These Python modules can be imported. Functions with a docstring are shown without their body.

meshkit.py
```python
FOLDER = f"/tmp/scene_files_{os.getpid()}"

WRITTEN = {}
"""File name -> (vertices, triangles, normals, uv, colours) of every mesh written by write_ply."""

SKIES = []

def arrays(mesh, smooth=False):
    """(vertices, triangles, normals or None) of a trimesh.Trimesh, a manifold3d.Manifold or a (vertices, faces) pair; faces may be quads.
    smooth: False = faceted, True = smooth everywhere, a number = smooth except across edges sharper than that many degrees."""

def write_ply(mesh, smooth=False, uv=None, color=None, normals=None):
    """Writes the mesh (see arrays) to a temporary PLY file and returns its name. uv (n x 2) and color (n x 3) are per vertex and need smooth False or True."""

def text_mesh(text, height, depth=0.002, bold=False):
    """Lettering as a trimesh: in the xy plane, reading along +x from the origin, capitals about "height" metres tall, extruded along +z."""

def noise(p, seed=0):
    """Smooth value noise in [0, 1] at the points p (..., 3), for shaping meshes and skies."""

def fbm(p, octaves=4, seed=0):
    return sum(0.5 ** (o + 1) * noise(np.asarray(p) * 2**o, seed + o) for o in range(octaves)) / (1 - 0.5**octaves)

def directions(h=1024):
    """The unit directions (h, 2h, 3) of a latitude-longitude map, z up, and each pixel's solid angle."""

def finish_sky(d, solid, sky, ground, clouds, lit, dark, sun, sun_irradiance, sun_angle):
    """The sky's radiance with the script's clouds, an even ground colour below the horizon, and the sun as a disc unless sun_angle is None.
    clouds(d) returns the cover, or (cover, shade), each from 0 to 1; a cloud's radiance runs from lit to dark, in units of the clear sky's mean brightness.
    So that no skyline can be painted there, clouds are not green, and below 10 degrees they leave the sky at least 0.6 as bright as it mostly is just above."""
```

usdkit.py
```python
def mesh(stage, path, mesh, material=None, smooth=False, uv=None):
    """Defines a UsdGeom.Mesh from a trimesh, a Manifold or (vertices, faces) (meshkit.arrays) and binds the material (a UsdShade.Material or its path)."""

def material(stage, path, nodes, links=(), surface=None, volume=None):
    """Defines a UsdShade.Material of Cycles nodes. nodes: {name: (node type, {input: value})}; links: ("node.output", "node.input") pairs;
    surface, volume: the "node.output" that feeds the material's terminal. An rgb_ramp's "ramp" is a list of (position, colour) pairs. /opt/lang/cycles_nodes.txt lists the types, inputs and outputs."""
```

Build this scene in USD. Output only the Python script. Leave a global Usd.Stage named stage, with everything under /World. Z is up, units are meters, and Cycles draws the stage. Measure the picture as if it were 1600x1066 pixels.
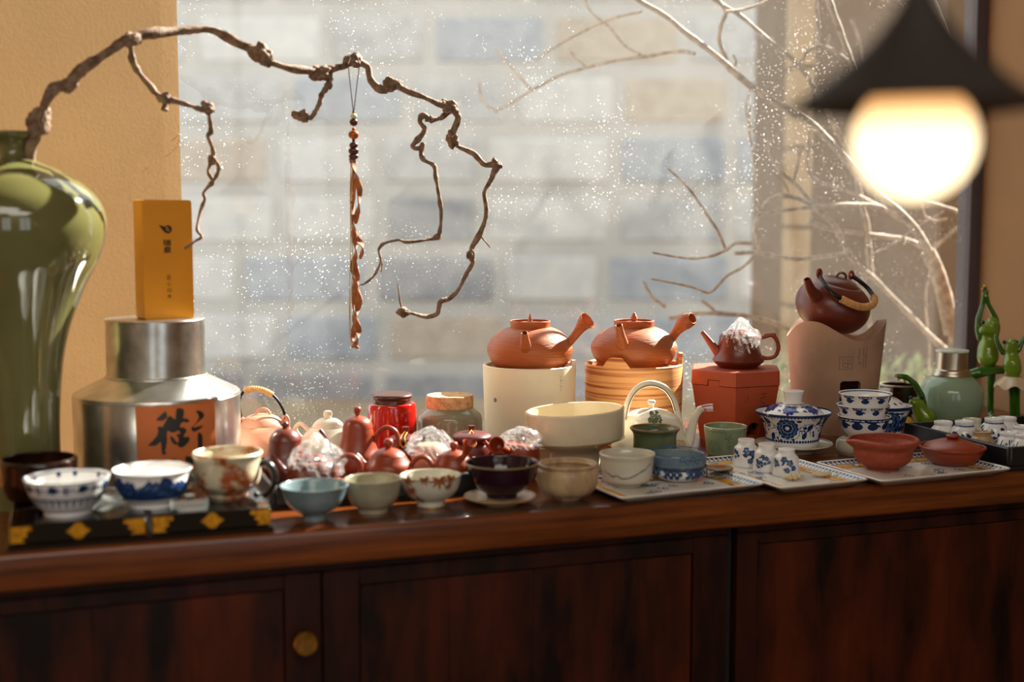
import math, random
import numpy as np
import trimesh, manifold3d as m3
from manifold3d import Manifold, CrossSection
from shapely.geometry import Polygon, LineString, Point, MultiPolygon, box as sbox
from shapely import affinity, union_all
from pxr import Usd, UsdGeom, UsdLux, UsdShade, Gf, Sdf
import usdkit, meshkit

stage = Usd.Stage.CreateInMemory()
UsdGeom.SetStageUpAxis(stage, 'Z')
UsdGeom.Xform.Define(stage, '/World')
rng = np.random.default_rng(7)
PI = math.pi

# ---------------------------------------------------------------- camera
FPX, CZ, PITCH = 2000.0, 1.23, math.radians(5.51)
cam = UsdGeom.Camera.Define(stage, '/World/camera')
cam.CreateHorizontalApertureAttr(36.0)
cam.CreateFocalLengthAttr(36.0 * FPX / 1600)
cam.CreateFStopAttr(2.1)
cam.CreateFocusDistanceAttr(2.08)
cam.CreateExposureAttr(0.10)
cp, sp = math.cos(PITCH), math.sin(PITCH)
cam.AddTransformOp().Set(Gf.Matrix4d(1, 0, 0, 0, 0, sp, cp, 0, 0, -cp, sp, 0, 0, 0, CZ, 1))

# ---------------------------------------------------------------- sky, sun, room lamps
def S(h):
    h = h.lstrip('#')
    c = [int(h[i:i + 2], 16) / 255 for i in (0, 2, 4)]
    return tuple(x / 12.92 if x <= .04045 else ((x + .055) / 1.055) ** 2.4 for x in c)

SUN_AZ, SUN_EL = math.radians(47), math.radians(36)      # to the right of the view, above the horizon
SUN = np.array([math.sin(SUN_AZ) * math.cos(SUN_EL), math.cos(SUN_AZ) * math.cos(SUN_EL), math.sin(SUN_EL)])
sun = UsdLux.DistantLight.Define(stage, '/World/sun')
sun.CreateIntensityAttr(7.5)
sun.CreateColorAttr(Gf.Vec3f(1.0, .94, .83))
sun.CreateAngleAttr(0.6); sun.CreateNormalizeAttr(True)
zax = Gf.Vec3d(*SUN); xax = Gf.Cross(Gf.Vec3d(0, 0, 1), zax).GetNormalized(); yax = Gf.Cross(zax, xax)
sun.AddTransformOp().Set(Gf.Matrix4d(*xax, 0, *yax, 0, *zax, 0, 0, 0, 0, 1))
sky = UsdLux.DomeLight.Define(stage, '/World/sky')
sky.CreateIntensityAttr(0.58)
sky.CreateColorAttr(Gf.Vec3f(.93, .97, 1.0))

def room_lamp(name, pos, w, h, power, color):
    l = UsdLux.RectLight.Define(stage, '/World/' + name)
    l.CreateWidthAttr(w); l.CreateHeightAttr(h); l.CreateIntensityAttr(power); l.CreateColorAttr(Gf.Vec3f(*color))
    l.AddTranslateOp().Set(Gf.Vec3d(*pos))
room_lamp('ceiling_light_panel', (-.35, -.75, 2.62), 1.3, 1.3, 4.3, (1.0, .93, .83))
room_lamp('ceiling_light_panel_001', (.75, -1.2, 2.62), 1.3, 1.3, 4.3, (1.0, .93, .83))

# ---------------------------------------------------------------- pixels and places
def ray(px, py):
    a, b = px - 800.0, 533.0 - py
    return np.array([a, FPX * cp + b * sp, -FPX * sp + b * cp])
def at(px, py, Y):
    d = ray(px, py)
    return np.array([0, 0, CZ]) + d * (Y / d[1])
def onz(px, py, z):
    d = ray(px, py)
    return np.array([0, 0, CZ]) + d * ((z - CZ) / d[2])
def tpx(py, Y):
    return Y / ray(800, py)[1]
def zpx(py, Y):
    return at(800, py, Y)[2]

A0 = math.radians(19.1)
EU, EN = np.array([math.cos(A0), math.sin(A0)]), np.array([-math.sin(A0), math.cos(A0)])
V0 = float(EN @ np.array([-.569, 1.423]))
TOP = .85                                                # the counter's top
PANE_V = .62
def CT(u, v, z=0.0):
    p = EU * u + EN * (v + V0)
    return np.array([p[0], p[1], z])
def UV(x, y):
    p = np.array([x, y])
    return float(EU @ p), float(EN @ p) - V0
def on_v(px, py, v):                                     # where the ray meets the upright plane v
    d = ray(px, py)
    return np.array([0, 0, CZ]) + d * ((v + V0) / (EN @ d[:2]))

# ---------------------------------------------------------------- things and parts
TAKEN = {}
def numbered(parent, name):
    k = TAKEN.setdefault(parent, {})
    n = k.get(name, 0); k[name] = n + 1
    return f'{parent}/{name}' + (f'_{n:03d}' if n else '')

def tag(prim, label=None, cat=None, group=None, kind=None):
    for k, v in (('label', label), ('category', cat), ('group', group), ('kind', kind)):
        if v: prim.SetCustomDataByKey(k, v)

class Thing:
    def __init__(s, name, label=None, cat=None, origin=(0, 0, 0), group=None, kind=None):
        s.path = numbered('/World', name)
        s.o = np.array(origin, float)
        x = UsdGeom.Xform.Define(stage, s.path)
        x.AddTranslateOp().Set(Gf.Vec3d(*map(float, s.o)))
        s.prim = x.GetPrim()
        tag(s.prim, label, cat, group, kind)
    def part(s, name, mesh, material, smooth=40, parent=None, label=None, kind=None):
        v, f = arr(mesh)
        path = numbered(parent or s.path, name)
        p = usdkit.mesh(stage, path, (v - s.o, f), material, smooth=smooth)
        if label: p.GetPrim().SetCustomDataByKey('label', label)
        if kind: p.GetPrim().SetCustomDataByKey('kind', kind)
        return path

def arr(mesh):
    if hasattr(mesh, 'to_mesh'):
        m = mesh.to_mesh(); return np.array(m.vert_properties[:, :3], float), np.array(m.tri_verts)
    if isinstance(mesh, (tuple, list)):
        v, f = np.asarray(mesh[0], float), np.asarray(mesh[1], int)
        if f.shape[1] == 4: f = np.vstack([f[:, [0, 1, 2]], f[:, [0, 2, 3]]])
        return v, f
    return np.array(mesh.vertices, float), np.array(mesh.faces)
def cat_(ms):
    vs, fs, n = [], [], 0
    for m in ms:
        v, f = arr(m); vs.append(v); fs.append(f + n); n += len(v)
    return np.vstack(vs), np.vstack(fs)
def struct(name, mesh, material, smooth=30):
    path = numbered('/World', name)
    p = usdkit.mesh(stage, path, arr(mesh), material, smooth=smooth).GetPrim()
    tag(p, kind='structure')
    return path

# ---------------------------------------------------------------- shapes
def spl(pts, n=6, closed=False):                         # Catmull-Rom through the points
    p = np.asarray(pts, float)
    q = np.vstack([p[-1:], p, p[:2]]) if closed else np.vstack([2 * p[0] - p[1], p, 2 * p[-1] - p[-2]])
    out, t = [], np.linspace(0, 1, n, endpoint=False)[:, None]
    for i in range(1, len(q) - 2):
        a, b, c, d = q[i - 1], q[i], q[i + 1], q[i + 2]
        out.append(.5 * (2 * b + (c - a) * t + (2 * a - 5 * b + 4 * c - d) * t ** 2 + (3 * b - a - 3 * c + d) * t ** 3))
    if not closed: out.append(p[-1:])
    return np.vstack(out)

def lathe(prof, ctr=(0, 0), n=56):                       # prof: (r, z) from one pole to the other
    prof = np.asarray(prof, float)
    a = np.arange(n) * 2 * PI / n
    vs, rows = [], []
    k = 0
    for r, z in prof:
        if r < 1e-6:
            vs.append([[ctr[0], ctr[1], z]]); rows.append([k] * n); k += 1
        else:
            vs.append(np.stack([ctr[0] + r * np.cos(a), ctr[1] + r * np.sin(a), np.full(n, z)], 1)); rows.append(list(range(k, k + n))); k += n
    f = []
    for A, B in zip(rows[:-1], rows[1:]):
        for i in range(n):
            j = (i + 1) % n
            if A[i] != A[j]: f.append((A[i], B[i], A[j]))
            if B[i] != B[j]: f.append((A[j], B[i], B[j]))
    f = np.array(f)
    v = np.vstack(vs)
    if trimesh.Trimesh(v, f, process=False).volume < 0: f = f[:, ::-1]
    return v, f

def frames(p):
    t = np.gradient(p, axis=0); t /= np.linalg.norm(t, axis=1, keepdims=True) + 1e-12
    a = np.cross(t[0], [0, 0, 1.0] if abs(t[0][2]) < .9 else [1.0, 0, 0]); a /= np.linalg.norm(a)
    A = [a]
    for i in range(1, len(p)):
        a = a - t[i] * (a @ t[i]); a /= np.linalg.norm(a) + 1e-12; A.append(a)
    A = np.array(A)
    return t, A, np.cross(t, A)
def sweep(pts, rad, sides=14, caps=True, flat=1.0, jig=0.0):
    p = np.asarray(pts, float); r = np.broadcast_to(np.asarray(rad, float), (len(p),))
    t, A, B = frames(p)
    an = np.arange(sides) * 2 * PI / sides
    R = r[:, None] * (1 + jig * (rng.random((len(p), sides)) - .5)) if jig else np.repeat(r[:, None], sides, 1)
    v = (p[:, None] + R[..., None] * (np.cos(an)[None, :, None] * A[:, None] + flat * np.sin(an)[None, :, None] * B[:, None])).reshape(-1, 3)
    i, j = np.meshgrid(np.arange(len(p) - 1), np.arange(sides), indexing='ij')
    a, b = i * sides + j, i * sides + (j + 1) % sides
    f = np.stack([a, b, b + sides, a + sides], -1).reshape(-1, 4)
    f = np.vstack([f[:, [0, 1, 2]], f[:, [0, 2, 3]]])
    if caps:
        n = len(v); v = np.vstack([v, p[:1], p[-1:]])
        c = np.arange(sides); d = (c + 1) % sides; e = (len(p) - 1) * sides
        f = np.vstack([f, np.stack([d, c, np.full(sides, n)], 1), np.stack([c + e, d + e, np.full(sides, n + 1)], 1)])
    return v, f
def tube_open(pts, rad, wall, depth=6, sides=18):        # a spout or trumpet with a hollow mouth at its last point
    p, r = np.asarray(pts, float), np.broadcast_to(np.asarray(rad, float), (len(pts),)).copy()
    inn = p[::-1][:depth]; ri = np.maximum(r[::-1][:depth] - wall, 1e-4); ri[-1] = 2e-4
    t = p[-1] - p[-2]; t /= np.linalg.norm(t)
    P = np.vstack([p, p[-1:] + t * wall * .4, inn]); Rr = np.concatenate([r, [r[-1] - wall * .5], ri])
    tt, A, B = frames(p)
    seqA = np.vstack([A, A[-1:], A[::-1][:depth]]); seqB = np.vstack([B, B[-1:], B[::-1][:depth]])
    an = np.arange(sides) * 2 * PI / sides
    v = (P[:, None] + Rr[:, None, None] * (np.cos(an)[None, :, None] * seqA[:, None] + np.sin(an)[None, :, None] * seqB[:, None])).reshape(-1, 3)
    i, j = np.meshgrid(np.arange(len(P) - 1), np.arange(sides), indexing='ij')
    a, b = i * sides + j, i * sides + (j + 1) % sides
    f = np.stack([a, b, b + sides, a + sides], -1).reshape(-1, 4)
    f = np.vstack([f[:, [0, 1, 2]], f[:, [0, 2, 3]]])
    n = len(v); c = np.arange(sides); v = np.vstack([v, p[:1]])
    return v, np.vstack([f, np.stack([(c + 1) % sides, c, np.full(sides, n)], 1)])

def bar(lo, hi, bev=.0015):                              # bevelled box, axis aligned
    lo, hi = np.array(lo, float), np.array(hi, float)
    b = min(bev, .45 * (hi - lo).min())
    pts = []
    for sx in (0, 1):
        for sy in (0, 1):
            for sz in (0, 1):
                c = np.where([sx, sy, sz], hi, lo); d = np.where([sx, sy, sz], -b, b)
                for k in range(3):
                    q = c + d; q[k] = c[k]; pts.append(q)
    return Manifold.hull_points(np.array(pts))
def turn(m, ang, c=(0, 0)):
    v, f = arr(m); v = v.copy()
    x, y = v[:, 0] - c[0], v[:, 1] - c[1]; ca, sa = math.cos(ang), math.sin(ang)
    v[:, 0], v[:, 1] = c[0] + ca * x - sa * y, c[1] + sa * x + ca * y
    return v, f
def ubar(u0, v0, z0, u1, v1, z1, bev=.0015):             # a box in the counter's frame
    v, f = arr(bar((u0, v0, z0), (u1, v1, z1), bev)); w = v.copy()
    w[:, :2] = v[:, :1] * EU + (v[:, 1:2] + V0) * EN
    return w, f
def prism(poly, z0, z1):                                 # an upright prism over a plan of world (x, y) points
    p = np.array(poly, float)
    if ((p[:, 0] * np.roll(p[:, 1], -1) - np.roll(p[:, 0], -1) * p[:, 1]).sum()) < 0: p = p[::-1]
    m = Manifold.extrude(CrossSection([p]), z1 - z0).translate((0, 0, z0))
    return m
def bones(bs, step=.004, smooth=10):                     # one continuous body of tapered limbs
    out = Manifold()
    for p0, r0, p1, r1 in bs:
        a = Manifold.sphere(r0, 20).translate(tuple(map(float, p0))); b = Manifold.sphere(r1, 20).translate(tuple(map(float, p1)))
        out = out + Manifold.batch_hull([a, b])
    v, f = arr(out.refine_to_length(step))
    m = trimesh.Trimesh(v, f, process=True)
    trimesh.smoothing.filter_taubin(m, iterations=smooth)
    return m
def ball(c, r, sub=2, scale=(1, 1, 1)):
    m = trimesh.creation.icosphere(sub, r); m.apply_scale(scale); m.apply_translation(c)
    return m

# ---------------------------------------------------------------- flat decoration wrapped on round wares
def triangles(poly, size):
    v, f = trimesh.creation.triangulate_polygon(poly, engine='earcut')
    v3 = np.column_stack([v, np.zeros(len(v))])
    v3, f = trimesh.remesh.subdivide_to_size(v3, f, size, max_iter=12)
    return v3[:, :2], f
def polys_of(g):
    if g.is_empty: return []
    return [p for p in (g.geoms if hasattr(g, 'geoms') else [g]) if p.geom_type == 'Polygon' and p.area > 1e-12]
def wrap(shape, prof, ctr, rref, eps=.0004, size=.004, facing=0.0):
    """shape: (s, z) in metres, s to the viewer's right from the side that faces the camera; prof: outer (r, z)."""
    pr = np.asarray(prof, float); pr = pr[np.argsort(pr[:, 1], kind='stable')]
    c = -np.array(ctr[:2]) / np.linalg.norm(ctr[:2]); rt = np.array([-c[1], c[0]])
    ms = []
    for p in polys_of(shape):
        v, f = triangles(p, size)
        r = np.interp(v[:, 1], pr[:, 1], pr[:, 0]) + eps; a = v[:, 0] / rref + facing
        xy = np.array(ctr[:2]) + r[:, None] * (np.cos(a)[:, None] * c + np.sin(a)[:, None] * rt)
        ms.append((np.column_stack([xy, v[:, 1]]), f))
    return cat_(ms) if ms else None
def stroke(pts, w, n=6):
    p = spl(pts, n) if len(pts) > 2 else np.array(pts, float)
    return LineString(p).buffer(w / 2, quad_segs=3)
def brush(pts, ws, n=8):                                 # a stroke whose width changes
    p = spl(np.column_stack([pts, ws]), n)
    return union_all([Point(a[:2]).buffer(max(a[2], .01) / 2, quad_segs=4).union(Point(b[:2]).buffer(max(b[2], .01) / 2, quad_segs=4)).convex_hull for a, b in zip(p[:-1], p[1:])])
def leaf(x, y, l, w, ang):
    t = np.linspace(0, 1, 9)
    up = np.column_stack([t * l, w / 2 * np.sin(PI * t ** .8)]); dn = up[::-1] * [1, -1]
    return affinity.translate(affinity.rotate(Polygon(np.vstack([up, dn[1:-1]])), math.degrees(ang), origin=(0, 0)), x, y)
def blossom(x, y, r, n=8, deep=.22):
    a = np.linspace(0, 2 * PI, 72, endpoint=False)
    rr = r * (1 - deep + deep * np.abs(np.cos(a * n / 2)) ** .6)
    return Polygon(np.column_stack([x + rr * np.cos(a), y + rr * np.sin(a)]))
def curl(x, y, r, a0, turns=1.2, w=.6, hand=1):
    t = np.linspace(0, 1, 22)
    rr = r * (1 - .85 * t); a = a0 + hand * turns * 2 * PI * t
    return stroke(np.column_stack([x + rr * np.cos(a) - r * math.cos(a0), y + rr * np.sin(a) - r * math.sin(a0)]), w, 2).union(Point(x + rr[-1] * math.cos(a[-1]) - r * math.cos(a0), y + rr[-1] * math.sin(a[-1]) - r * math.sin(a0)).buffer(w * 1.3, quad_segs=3))

# ---------------------------------------------------------------- materials
LOOKS = {}
def mat(name, col, rough=.45, metal=0.0, var=.10, vs=18, bump=0.0, bs=90, stretch=(1, 1, 1), rot=(0, 0, 0), coord='object', mt='point', col2=None, lo=.35, hi=.65, dist=.001, detail=5, **extra):
    if isinstance(col, str): col = S(col)
    if col2 is None: a, b = [tuple(min(1, c * k) for c in col) for k in (1 - var, 1 + var)]
    else: a, b = col, (S(col2) if isinstance(col2, str) else col2)
    nodes = {'tc': ('texture_coordinate', {}), 'mp': ('mapping', {'mapping_type': mt, 'scale': stretch if mt == 'point' else tuple(1 / q for q in stretch), 'rotation': rot}),
             'n': ('noise_texture', {'scale': vs, 'detail': detail, 'roughness': .6}),
             'mr': ('map_range', {'from_min': lo, 'from_max': hi, 'clamp': True}),
             'mx': ('mix_color', {'a': a, 'b': b}),
             'p': ('principled_bsdf', {'roughness': rough, 'metallic': metal, **extra})}
    links = [('tc.' + coord, 'mp.vector')] if coord == 'object' else []
    if coord != 'object':
        nodes['g'] = ('geometry', {}); links = [('g.position', 'mp.vector')]
    links += [('mp.vector', 'n.vector'), ('n.fac', 'mr.value'), ('mr.result', 'mx.fac'), ('mx.result', 'p.base_color')]
    if bump:
        nodes['nb'] = ('noise_texture', {'scale': bs, 'detail': 4})
        nodes['b'] = ('bump', {'strength': bump, 'distance': dist})
        links += [('mp.vector', 'nb.vector'), ('nb.fac', 'b.height'), ('b.normal', 'p.normal')]
    LOOKS[name] = usdkit.material(stage, '/World/Looks/' + name, nodes, links, surface='p.BSDF')
    return LOOKS[name]

plaster = mat('plaster_tan', '#a98453', .85, var=.05, vs=4, bump=.12, bs=160, coord='pos', dist=.0012)
plaster_r = mat('plaster_brown', '#8f6b47', .85, var=.05, vs=4, bump=.4, bs=160, coord='pos')
room_paint = mat('room_paint', '#b5a58c', .9, var=.04)
floor_m = mat('floor_wood', '#4a2c18', .5, var=.25, vs=5, stretch=(1, 8, 1), coord='pos')
jamb_m = mat('jamb_paint', '#e4d7bd', .6, var=.03)
frame_m = mat('window_frame_paint', '#4c4144', .5, var=.05)
wood = mat('counter_wood', '#3c190a', .22, vs=3.2, stretch=(1.3, 30, 30), rot=(0, 0, A0), mt='texture', coord='pos', col2='#824418', lo=.3, hi=.75, bump=.10, bs=5, dist=.0005)
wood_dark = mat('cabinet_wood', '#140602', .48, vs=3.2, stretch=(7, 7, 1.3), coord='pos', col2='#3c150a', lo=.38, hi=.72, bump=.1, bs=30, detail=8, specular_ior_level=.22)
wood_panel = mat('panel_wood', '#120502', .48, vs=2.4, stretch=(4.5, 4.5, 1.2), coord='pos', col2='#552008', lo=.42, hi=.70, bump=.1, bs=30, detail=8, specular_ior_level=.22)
brass = mat('aged_brass', '#b98a3e', .28, 1.0, var=.25, vs=60)
gap_m = mat('shadow_gap', '#0a0503', .8)

celadon_vase = mat('celadon_olive', '#66643c', .08, var=.06, vs=10, coat_weight=.4, specular_ior_level=.6)
bark = mat('hazel_bark', '#5b4130', .75, vs=90, col2='#9a7f66', bump=.8, bs=260, lo=.35, hi=.7)
bark_out = mat('shrub_bark', '#6e5a48', .7, vs=60, col2='#a8957c', bump=.4, bs=200)
tenmoku = mat('dark_brown_glaze', '#160905', .10, vs=20, col2='#28110a')
porcelain = mat('white_porcelain', '#dddcda', .10, var=.03)
porcelain_g = mat('grey_white_glaze', '#bfbaa9', .14, var=.04)
cobalt = mat('cobalt_blue', '#22406f', .14, vs=220, col2='#12264c')
cobalt_mid = mat('cobalt_mid_blue', '#50729f', .14, vs=220, col2='#34547f')
stone_mug = mat('stoneware_rust', '#bdb196', .25, vs=30, col2='#94491a', lo=.50, hi=.60)
dark_handle = mat('dark_glaze', '#14120f', .25)
tin = mat('galvanised_tin', '#e3e1da', .24, .95, vs=22, col2='#b3b1aa', lo=.35, hi=.7, bump=.05, bs=30)
tin_lid = mat('galvanised_tin_lid', '#d3d1ca', .26, .95, vs=30, col2='#a3a19b', lo=.35, hi=.7, bump=.05, bs=40)
orange_paper = mat('orange_paper', '#b8622a', .7, var=.04, vs=40)
ink = mat('black_ink', '#120d08', .55, var=.1)
box_paint = mat('yellow_box_card', '#d08606', .5, var=.03)
clay_pink = mat('pink_clay', '#c08266', .55, var=.06, vs=30, bump=.15, bs=200)
clay_brown = mat('brown_clay', '#5f2415', .32, var=.08, vs=30)
clay_red = mat('red_clay', '#843011', .36, var=.06, vs=30)
clay_red_matte = mat('red_clay_matte', '#a5431f', .6, var=.06, vs=40, bump=.15, bs=300)
clay_dark = mat('dark_red_clay', '#571810', .35, var=.06)
clay_rough = mat('rough_red_clay', '#8f3a1e', .6, var=.10, vs=120, bump=1.0, bs=230, dist=.002)
terracotta = mat('terracotta', '#a65626', .48, vs=30, var=.05, stretch=(1, 1, 10), bump=.9, bs=55, dist=.0012)
cream_clay = mat('cream_clay', '#ece0c4', .6, var=.03, vs=12, bump=.08, bs=200)
striped = mat('striped_clay', '#e5a565', .6, vs=7, stretch=(.5, .5, 26), col2='#a4512a', lo=.48, hi=.66, detail=3)
grey_clay = mat('grey_stove_clay', '#96775e', .75, vs=9, col2='#b18a70', bump=.25, bs=120)
rattan = mat('rattan', '#c7965a', .6, var=.2, vs=120)
iron = mat('black_iron', '#17151a', .35, .6)
red_lacquer = mat('red_lacquer', '#b0140b', .10, var=.04, coat_weight=.5)
brown_lid = mat('dark_wood_lid', '#4a2a20', .25, var=.1)
celadon_grey = mat('celadon_grey', '#8c8a70', .10, vs=16, var=.06)
cork = mat('cork', '#c08a52', .8, vs=120, col2='#e0b684', lo=.35, hi=.6, bump=.4, bs=160)
string_m = mat('yellow_string', '#d6a02c', .7)
glaze_blue = mat('pale_blue_glaze', '#64767b', .12, vs=30, col2='#7b8b8d')
glaze_grey = mat('celadon_grey_cup', '#87826e', .12, vs=26, col2='#9d957e')
foot_clay = mat('bare_foot_clay', '#9b8468', .6)
maple_red = mat('maple_brown_red', '#7a3516', .25, vs=200, col2='#9c5326')
gold = mat('gold_band', '#b98a3a', .3, .8)
plum = mat('plum_black_glaze', '#1e0c18', .08, vs=12, col2='#2c1222')
rim_gold = mat('amber_rim', '#c9b070', .2)
speckle = mat('speckled_glaze', '#b79b76', .35, vs=60, stretch=(1, 1, .35), col2='#8a6c4b', bump=.4, bs=70, lo=.45, hi=.7)
stone_in = mat('pale_blue_inside', '#b9c3c0', .15)
mount_line = mat('grey_line', '#5e5c66', .3, vs=200, col2='#7d7a80')
bowl_cream = mat('crackle_cream_glaze', '#d5c8ad', .16, vs=14, col2='#c9b99a', var=.04)
white_pot = mat('ivory_glaze', '#dfd8c4', .15, var=.04)
gilt_brown = mat('brown_line', '#8a6a44', .4)
pine = mat('pine_green_paint', '#3a4a2a', .3, vs=300, col2='#6a7048')
speck_foot = mat('brown_speckle', '#a8855c', .5, vs=400, col2='#d8c9a8', lo=.45, hi=.55)
green_dark = mat('dark_green_glaze', '#4e5a40', .10, vs=20, col2='#62704f')
green_cel = mat('celadon_green', '#818f70', .12, vs=30, var=.08)
green_line = mat('celadon_green_deep', '#677d5c', .15)
rim_brown = mat('brown_rim', '#8a5a44', .3)
jar_green = mat('jade_celadon', '#859a80', .12, vs=12, var=.04)
pewter = mat('pewter', '#b3a793', .3, 1.0, var=.06)
lid_top_m = mat('enamel_lid_top', '#c4cfc2', .2)
frog_m = mat('frog_green', '#2f5c12', .12, vs=26, var=.15, coat_weight=.4)
frog_light = mat('frog_light_green', '#67831a', .12, vs=20, var=.08, coat_weight=.4)
frog_gold = mat('frog_gold_tips', '#c79a3c', .3, .6)
eye_m = mat('eye_black', '#0a0a08', .08)
tutu_m = mat('cream_skirt', '#cdb896', .35)
yellow_m = mat('yellow_glaze', '#c79a1e', .15)
tray_black = mat('black_tray', '#15161a', .35)
lacquer = mat('black_lacquer', '#070606', .08, coat_weight=.5)
gold_leaf = mat('gold_leaf', '#e8a51e', .35, .7, vs=160, col2='#a8690f')
plate_white = mat('plate_white', '#d9d3c8', .12, var=.02)
plate_side = mat('plate_edge', '#b9a48e', .35)
paint_yellow = mat('plate_yellow', '#dca42a', .15, vs=120, col2='#c98418')
paint_green = mat('plate_green', '#5d7f52', .15, vs=120, col2='#88a070')
paint_red = mat('plate_red', '#9a4a34', .15)
ivory = mat('ivory_rest', '#cbb88f', .3, vs=80, var=.1)
steel = mat('steel_wire', '#8d8882', .2, 1.0)
lampshade_m = mat('lampshade_black', '#1a110c', .75)
bead_pale = mat('pale_green_bead', '#c8d8b0', .2, var=.05)
bead_dark = mat('dark_bead', '#3a1a16', .25, vs=200, col2='#5a2c24')
bead_orange = mat('orange_bead', '#b5591c', .25, vs=100, col2='#8a3c10')
velvet = mat('rust_velvet_ribbon', '#84481e', .85, vs=120, col2='#a8652e', sheen_weight=.4)
cord_m = mat('brown_cord', '#4a2418', .7)
cord_pale = mat('pale_cord', '#b39a6a', .7)
purple_m = mat('purple_mark', '#5a4f8a', .5)
mortar_m = mat('wall_mortar', '#a19f9b', .9, vs=3, var=.06, coord='pos')
BR = [mat('block_' + n, a, .9, vs=8, col2=b, bump=.3, bs=40) for n, a, b in (
    ('grey', '#8f9092', '#a7a7a6'), ('blue_grey', '#80868e', '#969ba1'), ('pale_grey', '#a6a6a6', '#b8b6b2'), ('tan', '#94887a', '#a89d8e'), ('dark', '#73767c', '#8b8b8d'))]
stucco = mat('ochre_stucco', '#543d22', .9, vs=3, var=.08, coord='pos', bump=.3, bs=60)
stucco_edge = mat('pale_corner_stone', '#8f7858', .9, vs=5, var=.08)
earth = mat('earth_ground', '#8d7a5e', .95, vs=4, var=.2, coord='pos')
hedge_m = mat('winter_leaf', '#6f8148', .7, vs=40, col2='#9aa06a')

def glassy(name, tint, fac, rough=.03):                  # a thin clear film: mostly straight through, partly mirror
    LOOKS[name] = usdkit.material(stage, '/World/Looks/' + name, {
        'ge': ('geometry', {}), 'ib': ('math', {'math_type': 'subtract', 'value1': 1.0}), 'ff': ('math', {'math_type': 'multiply'}),
        'lw': ('layer_weight', {'blend': .35}), 'mr': ('map_range', {'from_min': 0, 'from_max': 1, 'to_min': fac, 'to_max': .95}),
        't': ('transparent_bsdf', {'color': tint}), 'g': ('glossy_bsdf', {'color': (1, 1, 1), 'roughness': rough}),
        'd': ('translucent_bsdf', {'color': (.9, .9, .9)}), 'm': ('mix_closure', {}), 'm2': ('mix_closure', {'fac': .07})},
        [('lw.fresnel', 'mr.value'), ('ge.backfacing', 'ib.value2'), ('ib.value', 'ff.value2'), ('mr.result', 'ff.value1'), ('ff.value', 'm.fac'), ('t.BSDF', 'm.closure1'), ('g.BSDF', 'm.closure2'), ('m.closure', 'm2.closure1'), ('d.BSDF', 'm2.closure2')], surface='m2.closure')
    return LOOKS[name]
film = glassy('clear_film', (.97, .97, .97), .09, .06)
clear = glassy('clear_acrylic', (.93, .95, .94), .05, .02)

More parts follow.
